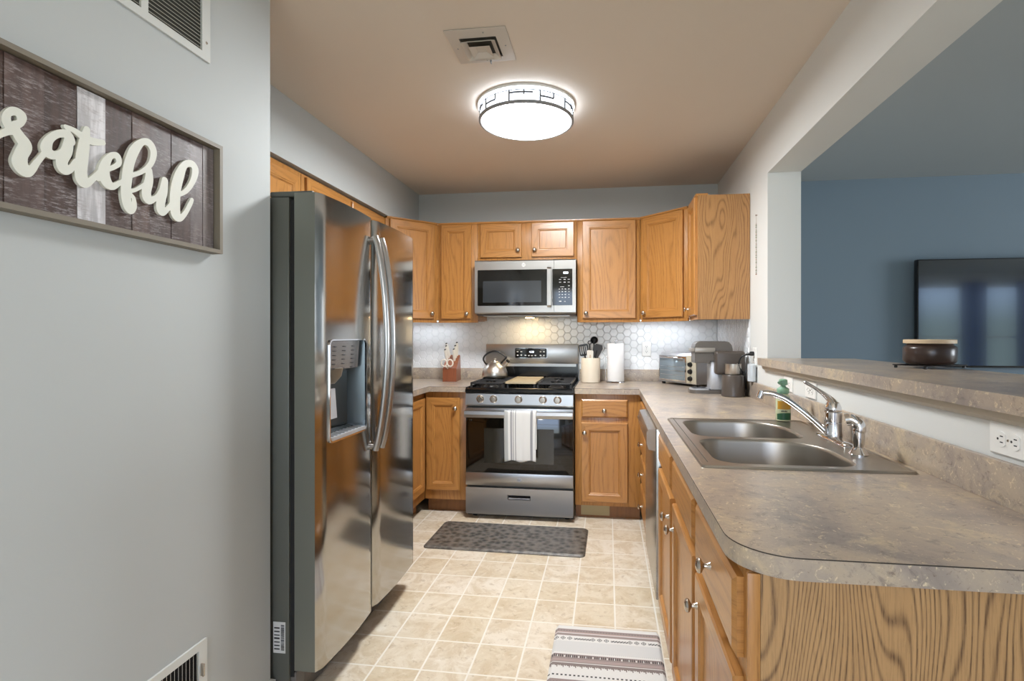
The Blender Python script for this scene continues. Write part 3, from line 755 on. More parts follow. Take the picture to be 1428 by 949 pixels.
def badge(px, y, pz, r, parent, mdisc='silver', mtxt='ink'):
    mb = MB(); mb.lathe((px, y, pz), (0, -1, 0), [(0, r), (.0014, r), (.0018, r*.9)], 28); b = mb.build('round_badge', mdisc, parent)
    mb = MB(); mb.tube([(px+r*.82*math.cos(a), y-.0021, pz+r*.82*math.sin(a)) for a in [2*PI*k/32 for k in range(32)]], r*.035, 6, closed=True)
    text_mb(mb, 'GE', r*1.05, (px, y-.0022, pz), (1, 0, 0), (0, 0, 1))
    mb.build('badge_letters', mtxt, parent)
badge(-1.463, -.7012, .282, .0155, od)
# control panel + knobs
mb = MB(); mb.prism([(-.655, .79), (-.700, .79), (-.706, .80), (-.700, .872), (-.690, .879), (-.655, .879)], RX0+.003, RX1-.003, axis=0); cp = mb.build('control_panel', 'steel_h', t, 20)
for kx in (-1.737, -1.643, -1.467, -1.298, -1.197):
    mb = MB(); mb.lathe((kx, -.7035, .838), (0, -1, 0), [(0, .027), (.005, .027), (.007, .0235), (.026, .021), (.029, .018), (.0295, .0)], 28)
    mb.box(kx-.003, kx+.003, -.7335, -.7325, .842, .858); mb.build('burner_knob', 'nickel', t, 35)
# cooktop
mb = MB(); mb.prism([(-.698, .880), (-.703, .886), (-.700, .903), (-.688, .911), (-.675, .913), (-.66, .906), (-.085, .906), (-.085, .899), (-.655, .8985), (-.655, .880)], RX0, RX1, axis=0)
mb.box(RX0, RX0+.012, -.69, -.085, .899, .918, bev=.003); mb.box(RX1-.012, RX1, -.69, -.085, .899, .918, bev=.003)
mb.build('cooktop', 'enamel', t, 30)
def grate(x0, x1, nm='grate'):
    mb = MB(); zt_ = .947; zb_ = .907; y0, y1 = -.635, -.12; h = .014
    def bar(a, b, c, d): mb.box(a, b, c, d, zt_-h, zt_, bev=.003, seg=1)
    bar(x0, x1, y0, y0+.014); bar(x0, x1, y1-.014, y1); bar(x0, x0+.014, y0, y1); bar(x1-.014, x1, y0, y1)
    my = (y0+y1)/2; mx = (x0+x1)/2; bar(x0, x1, my-.006, my+.006)
    for cy in ((y0+my)/2, (y1+my)/2):
        bar(x0, mx-.035, cy-.005, cy+.005); bar(mx+.035, x1, cy-.005, cy+.005)
        bar(mx-.005, mx+.005, cy-.128, cy-.035); bar(mx-.005, mx+.005, cy+.035, cy+.128)
    for a in (x0, x1-.014):
        for c in (y0, y1-.014, my-.007): mb.box(a, a+.014, c, c+.014, zb_, zt_-h+.002, bev=.002, seg=1)
    mb.build(nm, 'iron', t, 30)
gx = [(RX0+.018, RX0+.262), (RX0+.268, RX1-.268), (RX1-.262, RX1-.018)]
grate(*gx[0]); grate(*gx[2])
for (a, b) in (gx[0], gx[2]):
    for cy in (-.506, -.249):
        cx = (a+b)/2; mb = MB(); mb.lathe((cx, cy, .9065), (0, 0, 1), [(0, .055), (.004, .052), (.006, .042), (.014, .040), (.015, .036), (.02, .036), (.022, .03), (.0225, 0)], 28)
        mb.build('burner', 'cap', t, 35)
a, b = gx[1]
mb = MB(); mb.box(a+.002, b-.002, -.62, -.135, .937, .9445, bev=.002)
for x0, x1, y0, y1 in ((a+.002, b-.002, -.62, -.612), (a+.002, b-.002, -.143, -.135), (a+.002, a+.01, -.612, -.143), (b-.01, b-.002, -.612, -.143)): mb.box(x0, x1, y0, y1, .9448, .951)
mb.build('griddle', 'griddle', t, 0)
mb = MB()
for xx in (a+.01, b-.022):
    for yy in (-.61, -.16): mb.box(xx, xx+.012, yy, yy+.012, .907, .9365)
mb.build('griddle_legs', 'iron', t)
# backguard
mb = MB(); mb.box(RX0+.006, RX1-.006, -.0845, -.036, .899, 1.052); mb.build('rear_vent_panel', 'enamel', t)
mb = MB(); mb.box(RX0+.003, RX1-.003, -.092, -.034, 1.052, 1.209, bev=.004); mb.box(RX0+.02, RX1-.02, -.0875, -.0845, 1.03, 1.052); mb.build('backguard', 'steel_h', t)
mb = MB(); mb.prism(rrect(-1.603, -1.338, 1.096, 1.178, .008, 4), -.0925, -.0945, axis=1); mb.build('display_bezel', 'chrome', t, 30)
mb = MB(); mb.prism(rrect(-1.598, -1.343, 1.100, 1.174, .006, 4), -.0947, -.0962, axis=1); ds = mb.build('display', 'glassblack', t, 30)
mb = MB(); text_mb(mb, '4:28', .023, (-1.466, -.0966, 1.146), (1, 0, 0), (0, 0, 1)); mb.build('clock_digits', 'lcd', ds)
mb = MB()
for (x, z) in [(-1.58, 1.148), (-1.55, 1.148), (-1.58, 1.120), (-1.55, 1.120), (-1.515, 1.118), (-1.487, 1.117), (-1.463, 1.117), (-1.434, 1.118), (-1.392, 1.148), (-1.366, 1.148), (-1.392, 1.119), (-1.366, 1.119)]:
    mb.box(x-.007, x+.007, -.0966, -.0963, z-.004, z+.004)
for x in (-1.572, -1.375): mb.box(x-.018, x+.018, -.0966, -.0963, 1.1625, 1.1645)
mb.box(-1.395, -1.36, -.0966, -.0963, 1.1055, 1.1075)
mb.build('button_marks', 'white_mark', ds)

# towel over the oven handle
tw = MB(); W0, W1 = -1.557, -1.337; N = 60; K = 40; tw.col = []
path = [(-.7195, .50), (-.7195, .60), (-.7185, .70), (-.7175, .745), (-.7205, .762), (-.734, .766), (-.748, .762), (-.7515, .745), (-.7515, .70), (-.7520, .60), (-.753, .50), (-.754, .425)]
pp = spline([(p[0], p[1], 0) for p in path], 5)
def towel_col(u):
    for a, b in ((0, .115), (.19, .245), (.285, .31), (.345, .375), (.83, .895)):
        if a <= u <= b: return lin((150, 150, 152)) if a > .01 else lin((176, 178, 176))
    return lin((222, 221, 217))
rows = []
for i, p in enumerate(pp):
    row = []
    for k in range(K+1):
        u = k/K; s = i/(len(pp)-1)
        wv = .003*math.sin(u*9+1)*max(0, s-.45) + .002*math.sin(u*23)*max(0, s-.5)
        edge = -.006*math.sin(u*11+2)*(1 if i == len(pp)-1 else 0)
        row.append(Vector((W0+(W1-W0)*u+.004*s*math.sin(6*p[1]+u), p[0]-abs(wv)*1.2-.0008, p[1]+edge)))
    rows.append(row)
off = len(rows)
vs = [v for r in rows for v in r]; fs = []; cs = []
for i in range(len(rows)-1):
    for k in range(K): fs.append((i*(K+1)+k, i*(K+1)+k+1, (i+1)*(K+1)+k+1, (i+1)*(K+1)+k)); cs.append(towel_col((k+.5)/K))
tw.add(vs, fs); tw.col = cs
o = tw.build('dish_towel', 'cloth', None, 80)
sm = o.modifiers.new('thickness', 'SOLIDIFY'); sm.thickness = .0016; sm.offset = 0
tag(o, 'white dish towel with grey stripes hanging over the oven handle', 'towel')

# ------------------------------------------------------------------ microwave
MX0, MX1 = -1.849, -1.090
t = thing('microwave', 'stainless over-the-range microwave with black glass door', 'microwave', ((MX0+MX1)/2, -.2, 1.428))
mb = MB(); mb.box(MX0+.004, MX1-.004, -.385, -.012, 1.430, 1.842, bev=.002); mb.build('casing', simple('microwave_casing', (96, 86, 80), .4, .4), t)
mb = MB(); mb.prism([(-.3855, 1.440), (-.422, 1.442), (-.427, 1.45), (-.427, 1.832), (-.422, 1.8405), (-.3855, 1.8405)], MX0, -1.2515, axis=0); dm = mb.build('door', 'steel_h', t, 20)
mb = MB(); mb.prism([(-.3855, 1.440), (-.422, 1.442), (-.427, 1.45), (-.427, 1.832), (-.422, 1.8405), (-.3855, 1.8405)], -1.2495, MX1, axis=0); cpn = mb.build('control_panel', 'steel_h', t, 20)
mb = MB(); mb.prism(rrect(-1.826, -1.296, 1.500, 1.768, .006, 3), -.4275, -.4295, axis=1); dw_ = mb.build('door_glass', 'glassblack', dm, 30)
mb = MB(); mb.prism(rrect(-1.785, -1.345, 1.525, 1.685, .004, 3), -.4296, -.4300, axis=1); mb.build('inner_window', simple('mesh_window', (50, 53, 56), .12, 0, .8), dm, 30)
mb = MB(); mb.prism([(-.462, 1.485), (-.470, 1.50), (-.470, 1.765), (-.462, 1.778), (-.456, 1.765), (-.456, 1.50)], -1.297, -1.267, axis=0)
mb.box(-1.291, -1.273, -.457, -.4275, 1.50, 1.515); mb.box(-1.291, -1.273, -.457, -.4275, 1.75, 1.765); mb.build('door_handle', 'steel_h', dm, 20)
mb = MB(); mb.prism(rrect(-1.262, -1.115, 1.500, 1.768, .003, 3), -.4275, -.4288, axis=1); kp = mb.build('keypad', 'glassblack', cpn, 30)
mb = MB(); text_mb(mb, '4:28', .015, (-1.163, -.4291, 1.740), (1, 0, 0), (0, 0, 1)); mb.box(-1.181, -1.146, -.4291, -.4289, 1.733, 1.746); mb.build('clock_digits', 'lcd', cpn)
mb = MB()
def mk(x, z, w=.006, h=.0025): mb.box(x-w, x+w, -.4292, -.4289, z-h, z+h)
mk(-1.178, 1.704, .022, .0012)
for z in (1.690, 1.670):
    for x in (-1.205, -1.172, -1.142): mk(x, z, .0075, .0022)
mk(-1.19, 1.636, .015, .0012); mk(-1.140, 1.643)
for z in (1.620, 1.600, 1.579, 1.558):
    for x in (-1.210, -1.188, -1.166, -1.140): mk(x, z, .005, .0025)
mk(-1.205, 1.530, .009, .003); mk(-1.170, 1.529, .006, .003)
mb.build('key_marks', 'white_mark', cpn)
badge(-1.478, -.4272, 1.803, .0145, dm, 'white')
mb = MB(); mb.box(MX0+.05, MX1-.05, -.36, -.05, 1.424, 1.430); mb.build('bottom_grille', 'silver', t)
mb = MB(); mb.box(-1.62, -1.32, -.30, -.12, 1.4205, 1.4238); mb.build('filter', 'black', t)
mb = MB(); mb.box(-1.50, -1.44, -.19, -.13, 1.4165, 1.4202); mb.build('cooktop_bulb', 'warm', t)
area('microwave_lamp', (-1.47, -.16, 1.415), (0, 0, 0), .30, .08, 1.0, (1.0, .80, .50))

# ------------------------------------------------------------------ dishwasher
t = thing('dishwasher', 'stainless dishwasher seen edge-on under the right counter', 'dishwasher', (-.64, -1.58, 0))
mb = MB(); mb.box(-.600, -.05, -1.898, -1.268, .10, .868); mb.build('tub', 'dark', t)
mb = MB(); mb.box(-.648, -.6005, -1.897, -1.270, .115, .868, bev=.004); dd = mb.build('door', 'dishwasher', t)
mb = MB(); mb.prism([(-.649, .868), (-.682, .862), (-.688, .850), (-.688, .800), (-.680, .775), (-.6485, .768)], -1.892, -1.275, axis=1); mb.build('handle_panel', 'dishwasher', dd, 20)
mb = MB(); mb.box(-.585, -.57, -1.89, -1.27, .002, .0995); mb.build('toe_plate', 'black', t)

# ------------------------------------------------------------------ floor mats
def flat_mat(name, x0, x1, y0, y1, r, h, mat, label, cat, rz=0):
    cx, cy = (x0+x1)/2, (y0+y1)/2; F = Matrix.Translation((cx, cy, 0)) @ Matrix.Rotation(rz, 4, 'Z')
    w, d = (x1-x0)/2, (y1-y0)/2; mb = MB(F)
    L = [(rrect(-w, w, -d, d, r, 6), .0005), (rrect(-w, w, -d, d, r, 6), h*.4), (rrect(-w+.012, w-.012, -d+.012, d-.012, r*.8, 6), h), (rrect(-w+.05, w-.05, -d+.05, d-.05, r*.6, 6), h)]
    n = len(L[0][0])
    for (a, za), (b, zb) in zip(L, L[1:]): mb.add([(p[0], p[1], za) for p in a]+[(p[0], p[1], zb) for p in b], [(i, (i+1) % n, n+(i+1) % n, n+i) for i in range(n)])
    mb.add([(p[0], p[1], h) for p in L[-1][0]], [tuple(range(n))]); mb.add([(p[0], p[1], .0005) for p in L[0][0]], [tuple(range(n))[::-1]])
    o = mb.build(name, mat, None, 30); return tag(o, label, cat)
flat_mat('kitchen_mat', -1.962, -.986, -1.232, -.796, .03, .014, 'mat', 'dark charcoal textured kitchen mat in front of the range', 'mat', -.012)
# striped rug with woven pattern
rug = MB(); RX_0, RX_1, RY0, RY1 = -1.082, -.640, -2.72, -1.952; cs = []; vs = []; fs = []
CW, CD = .004, .004; nx = int((RX_1-RX_0)/CW); ny = int((RY1-RY0)/CD)
WHT, TAU, TAU2, DRK, PNK, GRY = lin((214, 212, 208)), lin((146, 132, 128)), lin((128, 116, 112)), lin((70, 68, 68)), lin((176, 156, 150)), lin((184, 184, 182))
def rugcol(i, dist):
    """i: column index, dist: metres from the far edge"""
    d = dist*1000
    if d < 4: return TAU2
    if d < 36: return WHT
    if d < 58: return TAU2 if (46 < d < 51 and i % 3 == 0) else TAU
    if d < 63: return PNK
    if d < 67: return WHT
    if d < 83: return TAU
    if d < 93: return WHT
    if d < 117:
        q = i % 38; r = int((d-93)/4)
        if q < 21: pat = ['..x...', '.x.x..', 'x.x.x.', 'x.x.x.', '.x.x..', '..x...'][min(r, 5)]; return DRK if pat[q % 7 if q % 7 < 6 else 5] == 'x' else WHT
        return DRK if (1 < r < 5 and (q+r) % 3 != 0) else WHT
    if d < 196: return lin((202, 201, 199)) if d > 126 else WHT
    if d < 201: return GRY if i % 2 else WHT
    if d < 213: return WHT
    if d < 235: return WHT if (i % 7 == 6 and 218 < d < 231) else (DRK if (i % 2 and 217 < d < 232) else TAU)
    if d < 244: return TAU
    if d < 248: return PNK
    if d < 254: return TAU
    if d < 258: return PNK
    if d < 264: return TAU
    if d < 268: return WHT
    if d < 300: return TAU2 if d < 284+6*((i//2) % 3 == 0)+5*(i % 2) else WHT
    if d < 338: return WHT
    if d < 343: return DRK if (i % 4 < 2) else WHT
    if d < 360: return WHT
    return rugcol(i, (d-330)/1000)
def hz_(x, y):
    e = min(x-RX_0, RX_1-x, y-RY0, RY1-y); return .002+.010*min(1, max(0, e)/.012)
rr_ = .035
def inside(x, y):
    dx = max(RX_0+rr_-x, x-(RX_1-rr_), 0); dy = max(RY0+rr_-y, y-(RY1-rr_), 0); return math.hypot(dx, dy) <= rr_
for j in range(ny+1):
    for i in range(nx+1):
        x = RX_0+i*CW; y = RY0+j*CD; X, Y = x, y
        dx = max(RX_0+rr_-x, 0) - max(x-(RX_1-rr_), 0); dy = max(RY0+rr_-y, 0) - max(y-(RY1-rr_), 0)
        q = math.hypot(dx, dy)
        if q > rr_:
            k = rr_/q; X = x+dx*(1-k); Y = y+dy*(1-k)
        vs.append((X, Y, hz_(X, Y) if q < rr_ else .002))
for j in range(ny):
    for i in range(nx):
        fs.append((j*(nx+1)+i, j*(nx+1)+i+1, (j+1)*(nx+1)+i+1, (j+1)*(nx+1)+i)); cs.append(rugcol(i, RY1-(RY0+(j+.5)*CD)))
rug.add(vs, fs); rug.col = cs
tag(rug.build('striped_rug', 'cloth', None, 60), 'white and taupe striped rug with woven motifs before the sink cabinets', 'rug')

# ------------------------------------------------------------------ ceiling lamp and vent
lx, ly = -1.278, -1.560
t = thing('ceiling_lamp', 'round white flush ceiling light with patterned side band', 'lamp', (lx, ly, 2.37))
mb = MB(); mb.lathe((lx, ly, HC-.0005), (0, 0, -1), [(0, .252), (.012, .252), (.016, .244)], 64); mb.build('ceiling_plate', 'white', t)
mb = MB(); mb.lathe((lx, ly, HC-.017), (0, 0, -1), [(0, .240), (.060, .238)], 64); mb.build('side_band', 'lamp_side', t)
mb = MB(); mb.lathe((lx, ly, HC-.0168), (0, 0, -1), [(0, .2405), (0, .246), (.006, .246), (.006, .2405)], 64, capped=False); mb.build('halo_ring', simple('halo_ring_glow', (255, 255, 255), .5, emit=(225, 238, 255), es=26), t)  # added glowing ring that makes the bright halo on the ceiling
mb = MB()
for zz in (HC-.0255,): mb.tube([(lx+.2415*math.cos(a), ly+.2415*math.sin(a), zz) for a in [2*PI*k/64 for k in range(64)]], .0025, 6, closed=True)
for s_ in range(10):
    a0 = 2*PI*s_/10+.12
    for dz0, dz1, da in ((.018, .076, 0), (.018, .05, .30)):
        a = a0+da; mb.tube([(lx+.2405*math.cos(a), ly+.2405*math.sin(a), HC-dz0), (lx+.2405*math.cos(a), ly+.2405*math.sin(a), HC-dz1)], .0042, 6)
    zz = HC-(.038 if s_ % 2 else .052)
    mb.tube([(lx+.2405*math.cos(a0+.3*k/6*(1.6 if s_ % 2 else 1)), ly+.2405*math.sin(a0+.3*k/6*(1.6 if s_ % 2 else 1)), zz) for k in range(7)], .0042, 6)
mb.build('pattern_lines', simple('dark_grey_lines', (96, 98, 102), .6), t)
mb = MB(); mb.lathe((lx, ly, HC-.077), (0, 0, -1), [(0, .238), (0, .246), (.010, .246), (.014, .238), (.010, .232)], 64, capped=False); mb.build('lower_rim', 'lampgrey', t)
mb = MB(); mb.lathe((lx, ly, HC-.086), (0, 0, -1), [(0, .235), (.006, .225), (.010, .17), (.012, 0)], 64); mb.build('diffuser', 'lamp', t)
la = bpy.data.lights.new('lamp_light', 'AREA'); la.shape = 'DISK'; la.size = .42; la.energy = 50; la.color = (.95, .98, 1.0)
lo = bpy.data.objects.new('lamp_light', la); COL.objects.link(lo); lo.location = (lx, ly, HC-.105)
vx0, vx1, vy0, vy1 = -1.494, -1.252, -2.268, -2.012
t = thing('ceiling_vent', 'square white ceiling air vent with stepped louvers', 'vent', ((vx0+vx1)/2, (vy0+vy1)/2, 2.45))
cx, cy = (vx0+vx1)/2, (vy0+vy1)/2
mb = MB()
def sqring(mb, ho, hi, zo, zi, t_=.002):
    o_ = [(cx-ho, cy-ho), (cx+ho, cy-ho), (cx+ho, cy+ho), (cx-ho, cy+ho)]; i_ = [(cx-hi, cy-hi), (cx+hi, cy-hi), (cx+hi, cy+hi), (cx-hi, cy+hi)]
    V = [(p[0], p[1], zo) for p in o_]+[(p[0], p[1], zi) for p in i_]+[(p[0], p[1], zo-t_) for p in o_]+[(p[0], p[1], zi-t_) for p in i_]
    f = []
    for k in range(4):
        j = (k+1) % 4; f += [(k, j, 4+j, 4+k), (8+k, 8+j, 12+j, 12+k), (k, j, 8+j, 8+k), (4+k, 4+j, 12+j, 12+k)]
    mb.add(V, f)
sqring(mb, .123, .075, HC-.002, HC-.009); mb.build('frame', 'vent_metal', t, 20)
mb = MB(); sqring(mb, .070, .050, HC-.022, HC-.008); o = mb.build('louver_ring', 'vent_metal', t, 20)
mb = MB(); sqring(mb, .043, .020, HC-.028, HC-.016); mb.box(cx-.021, cx+.021, cy-.021, cy+.021, HC-.0175, HC-.0162); mb.build('louver_ring', 'vent_metal', t, 20)
mb = MB(); mb.box(cx-.074, cx+.074, cy-.074, cy+.074, HC-.0035, HC-.0012); mb.build('duct_opening', 'grille_dark', t)
mb = MB(); mb.box(cx+.018, cx+.023, cy+.074, cy+.092, HC-.032, HC-.007, bev=.002)
for dx, dy in ((-.1, 0), (.1, 0), (0, .1), (.03, -.1)): mb.cyl((cx+dx, cy+dy, HC-.009), (cx+dx, cy+dy, HC-.0045), .003, .003, 8)
mb.build('damper_lever', 'lampgrey', t)

# ------------------------------------------------------------------ return air grille and floor register on the near left wall
def wall_grille(name, label, y0, y1, z0, z1, slat, mull=()):
    t = thing(name, label, 'vent', (XN, (y0+y1)/2, z0)); b = .030
    yy = [y0+b] + [m for mm in mull for m in mm] + [y1-b]
    mb = MB(); holes = [[(yy[i], z0+.022), (yy[i+1], z0+.022), (yy[i+1], z1-.022), (yy[i], z1-.022)] for i in range(0, len(yy), 2)]
    mb.prism([(y0, z0), (y1, z0), (y1, z1), (y0, z1)], XN+.0005, XN+.007, axis=0, holes=holes)
    mb.build('frame', 'white_metal', t, 20)
    mb = MB(); mb.box(XN+.0003, XN+.001, y0+.028, y1-.028, z0+.02, z1-.02); mb.build('duct_opening', 'grille_dark' if slat == 'h' else 'dark', t)
    mb = MB()
    for i in range(0, len(yy), 2):
        a, c = yy[i], yy[i+1]
        if slat == 'h':
            z = z0+.026
            while z < z1-.026: mb.add([(XN+.0012, a, z+.006), (XN+.0012, c, z+.006), (XN+.0062, c, z), (XN+.0062, a, z), (XN+.0062, c, z+.001), (XN+.0062, a, z+.001)], [(0, 1, 2, 3), (3, 2, 4, 5), (5, 4, 1, 0)]); z += .0105
        else:
            y = a+.003
            while y < c-.004: mb.add([(XN+.0012, y+.006, z0+.023), (XN+.0012, y+.006, z1-.023), (XN+.006, y, z1-.023), (XN+.006, y, z0+.023), (XN+.006, y+.0012, z1-.023), (XN+.006, y+.0012, z0+.023)], [(0, 1, 2, 3), (3, 2, 4, 5), (5, 4, 1, 0)]); y += .0125
    o = mb.build('louvers', 'slat' if slat == 'h' else 'white_metal', t, 0)
    mb = MB(); mb.lathe((XN+.007, y1-.014, z0+.052 if slat == 'h' else z1-.10), (1, 0, 0), [(0, .004), (.0015, .003), (.002, 0)], 10)
    if slat != 'h': mb.box(XN+.007, XN+.018, y1-.025, y1-.021, z1-.06-.035, z1-.06, bev=.001)
    mb.build('screw', 'nickel', t)
wall_grille('return_grille', 'large white return air grille high on the near left wall', -3.46, -2.867, 2.060, 2.40, 'h', [(-3.090, -3.070)])
wall_grille('floor_register', 'white vertical-slat register low on the near left wall', -3.20, -2.880, .20, .417, 'v')

# ------------------------------------------------------------------ word sign
t = thing('wall_sign', 'framed plank sign with raised white script word on the left wall', 'sign', (XN, -3.20, 1.51))
SY_0, SY_1, SZ0, SZ1 = -3.560, -2.852, 1.514, 1.826
mb = MB(); mb.box(XN+.001, XN+.010, SY_0+.008, SY_1-.008, SZ0+.008, SZ1-.008)
mb.build('back_board', 'frame_inner', t)
pk = MB(); pk.col = []
edges = [SY_0+.014, -3.50, -3.44, -3.388, -3.317, -3.252, -3.189, -3.123, -3.074, -3.011, -2.948, -2.905, SY_1-.014]
cols = [(78, 58, 50), (96, 74, 66), (76, 54, 46), (96, 76, 70), (78, 56, 48), (232, 230, 232), (84, 64, 58), (102, 80, 72), (92, 76, 72), (80, 62, 56), (116, 104, 102), (130, 120, 118)]
for i in range(len(edges)-1):
    n0 = len(pk.f); pk.box(XN+.0103, XN+.0145+(.001 if i % 2 else 0), edges[i]+.0005, edges[i+1]-.0005, SZ0+.014, SZ1-.014); pk.col += [lin(cols[i])]*(len(pk.f)-n0)
pk.build('planks', 'planks', t, 0)
mb = MB(); f_ = .011
mb.box(XN+.0005, XN+.034, SY_0, SY_1, SZ0, SZ0+f_); mb.box(XN+.0005, XN+.034, SY_0, SY_1, SZ1-f_, SZ1); mb.box(XN+.0005, XN+.034, SY_0, SY_0+f_, SZ0+f_, SZ1-f_); mb.box(XN+.0005, XN+.034, SY_1-f_, SY_1, SZ0+f_, SZ1-f_)
mb.build('frame', 'frame_wood', t, 0)
ST = [[[-3.421,1.611,0.0047],[-3.407,1.642,0.0054],[-3.392,1.658,0.0067],[-3.382,1.665,0.0079]],[[-3.382,1.669,0.0099],[-3.389,1.679,0.0093],[-3.388,1.694,0.007],[-3.377,1.704,0.0085],[-3.365,1.701,0.0103],[-3.366,1.687,0.0071],[-3.376,1.675,0.0089],[-3.368,1.66,0.0117],[-3.358,1.646,0.0132],[-3.365,1.625,0.013],[-3.367,1.608,0.0155],[-3.358,1.597,0.0132],[-3.347,1.603,0.0085],[-3.336,1.622,0.0063],[-3.322,1.645,0.0058]],[[-3.271,1.686,0.0092],[-3.278,1.698,0.0094],[-3.298,1.691,0.0079],[-3.314,1.674,0.0087],[-3.32,1.653,0.0123],[-3.311,1.645,0.0106],[-3.297,1.65,0.0074],[-3.282,1.669,0.0056],[-3.273,1.689,0.0061]],[[-3.275,1.692,0.0096],[-3.28,1.664,0.0125],[-3.29,1.639,0.0127],[-3.286,1.624,0.0129],[-3.273,1.628,0.0078],[-3.262,1.647,0.0059]],[[-3.238,1.724,0.0076],[-3.243,1.696,0.0123],[-3.248,1.663,0.0144],[-3.251,1.631,0.0147],[-3.247,1.611,0.0152],[-3.235,1.611,0.0087],[-3.218,1.63,0.0065],[-3.204,1.65,0.0056]],[[-3.282,1.712,0.0052],[-3.265,1.711,0.0067],[-3.246,1.705,0.0089],[-3.226,1.703,0.0089],[-3.202,1.709,0.0065]],[[-3.213,1.624,0.0051],[-3.195,1.649,0.006],[-3.177,1.662,0.0057],[-3.164,1.676,0.007],[-3.168,1.69,0.0086],[-3.183,1.686,0.0071],[-3.195,1.666,0.011],[-3.2,1.641,0.0149],[-3.193,1.623,0.0138],[-3.179,1.618,0.0085],[-3.162,1.631,0.0057],[-3.151,1.64,0.005]],[[-3.134,1.656,0.006],[-3.104,1.675,0.0057],[-3.08,1.702,0.0076],[-3.072,1.733,0.0101],[-3.083,1.75,0.0111],[-3.103,1.747,0.0083],[-3.124,1.72,0.0127],[-3.138,1.683,0.0136],[-3.144,1.646,0.0143],[-3.147,1.61,0.0136],[-3.142,1.583,0.013],[-3.134,1.573,0.0086],[-3.126,1.585,0.008],[-3.127,1.604,0.0058],[-3.138,1.616,0.0055],[-3.12,1.627,0.0047],[-3.099,1.644,0.0053]],[[-3.085,1.684,0.01],[-3.085,1.66,0.0127],[-3.092,1.632,0.0138],[-3.089,1.614,0.0139],[-3.076,1.614,0.0085],[-3.059,1.63,0.0059],[-3.045,1.657,0.0065]],[[-3.039,1.672,0.0102],[-3.043,1.646,0.0131],[-3.051,1.617,0.0141],[-3.05,1.594,0.0136],[-3.036,1.597,0.0078],[-3.02,1.617,0.0063],[-3.008,1.64,0.0071]],[[-3.003,1.643,0.0053],[-2.971,1.666,0.0074],[-2.948,1.701,0.0095],[-2.941,1.732,0.0123],[-2.954,1.743,0.0105],[-2.976,1.733,0.0101],[-2.994,1.699,0.0155],[-3.005,1.66,0.0172],[-3.008,1.624,0.0175],[-3.005,1.595,0.0163],[-2.991,1.588,0.0092],[-2.974,1.606,0.0074],[-2.959,1.632,0.0071],[-2.952,1.646,0.006]]]
G = [[[-3.445,1.70,.011],[-3.455,1.712,.010],[-3.475,1.705,.009],[-3.488,1.68,.011],[-3.485,1.655,.012],[-3.468,1.648,.009],[-3.45,1.665,.007],[-3.438,1.695,.007]],[[-3.436,1.70,.010],[-3.441,1.66,.013],[-3.447,1.61,.013],[-3.458,1.575,.011],[-3.478,1.562,.009],[-3.492,1.575,.008],[-3.482,1.592,.006],[-3.45,1.607,.005],[-3.421,1.612,.0048]]]
def lettering(mb, strokes, x0, x1, h=.0014):
    """one clean outline around all brush strokes (marching squares on a fine grid)"""
    f = {}
    for st in strokes:
        P = spline([(p[0], p[1], max(.003, p[2])) for p in st], 12)
        for p in P:
            r = p.z+2*h
            for i in range(int((p.x-r)/h)-1, int((p.x+r)/h)+2):
                for j in range(int((p.y-r)/h)-1, int((p.y+r)/h)+2):
                    d = p.z-math.hypot(i*h-p.x, j*h-p.y)
                    if d > f.get((i, j), -9): f[(i, j)] = d
    cells = set()
    for (i, j) in f: cells |= {(i, j), (i-1, j), (i, j-1), (i-1, j-1)}
    V = []; idx = {}; F_ = []; S_ = []
    def vid(p):
        k = (round(p[0], 6), round(p[1], 6))
        if k not in idx: idx[k] = len(V); V.append(k)
        return idx[k]
    for (i, j) in cells:
        c = [(i, j), (i+1, j), (i+1, j+1), (i, j+1)]; g = [f.get(q, -.002) for q in c]
        if max(g) <= 0: continue
        poly = []; cuts = []
        for k in range(4):
            a, b = c[k], c[(k+1) % 4]; ga, gb = g[k], g[(k+1) % 4]
            if ga > 0: poly.append((a[0]*h, a[1]*h))
            if (ga > 0) != (gb > 0):
                t_ = ga/(ga-gb); q = ((a[0]+(b[0]-a[0])*t_)*h, (a[1]+(b[1]-a[1])*t_)*h); poly.append(q); cuts.append((q, ga > 0))
        ids = []
        for q in poly:
            v_ = vid(q)
            if v_ not in ids: ids.append(v_)
        if len(ids) >= 3: F_.append(ids)
        if len(cuts) == 2:
            a, b = vid(cuts[0][0]), vid(cuts[1][0])
            if a != b: S_.append((a, b))
    n = len(V)
    mb.add([(x1, v[0], v[1]) for v in V]+[(x0, v[0], v[1]) for v in V], F_+[tuple(q+n for q in p)[::-1] for p in F_]+[(a, b, b+n, a+n) for a, b in S_])
mb = MB(); lettering(mb, [[[p[0], p[1], p[2]*.92] for p in q_] for q_ in ST+G], XN+.016, XN+.0235)
mb.build('script_lettering', 'letter', t, 40)

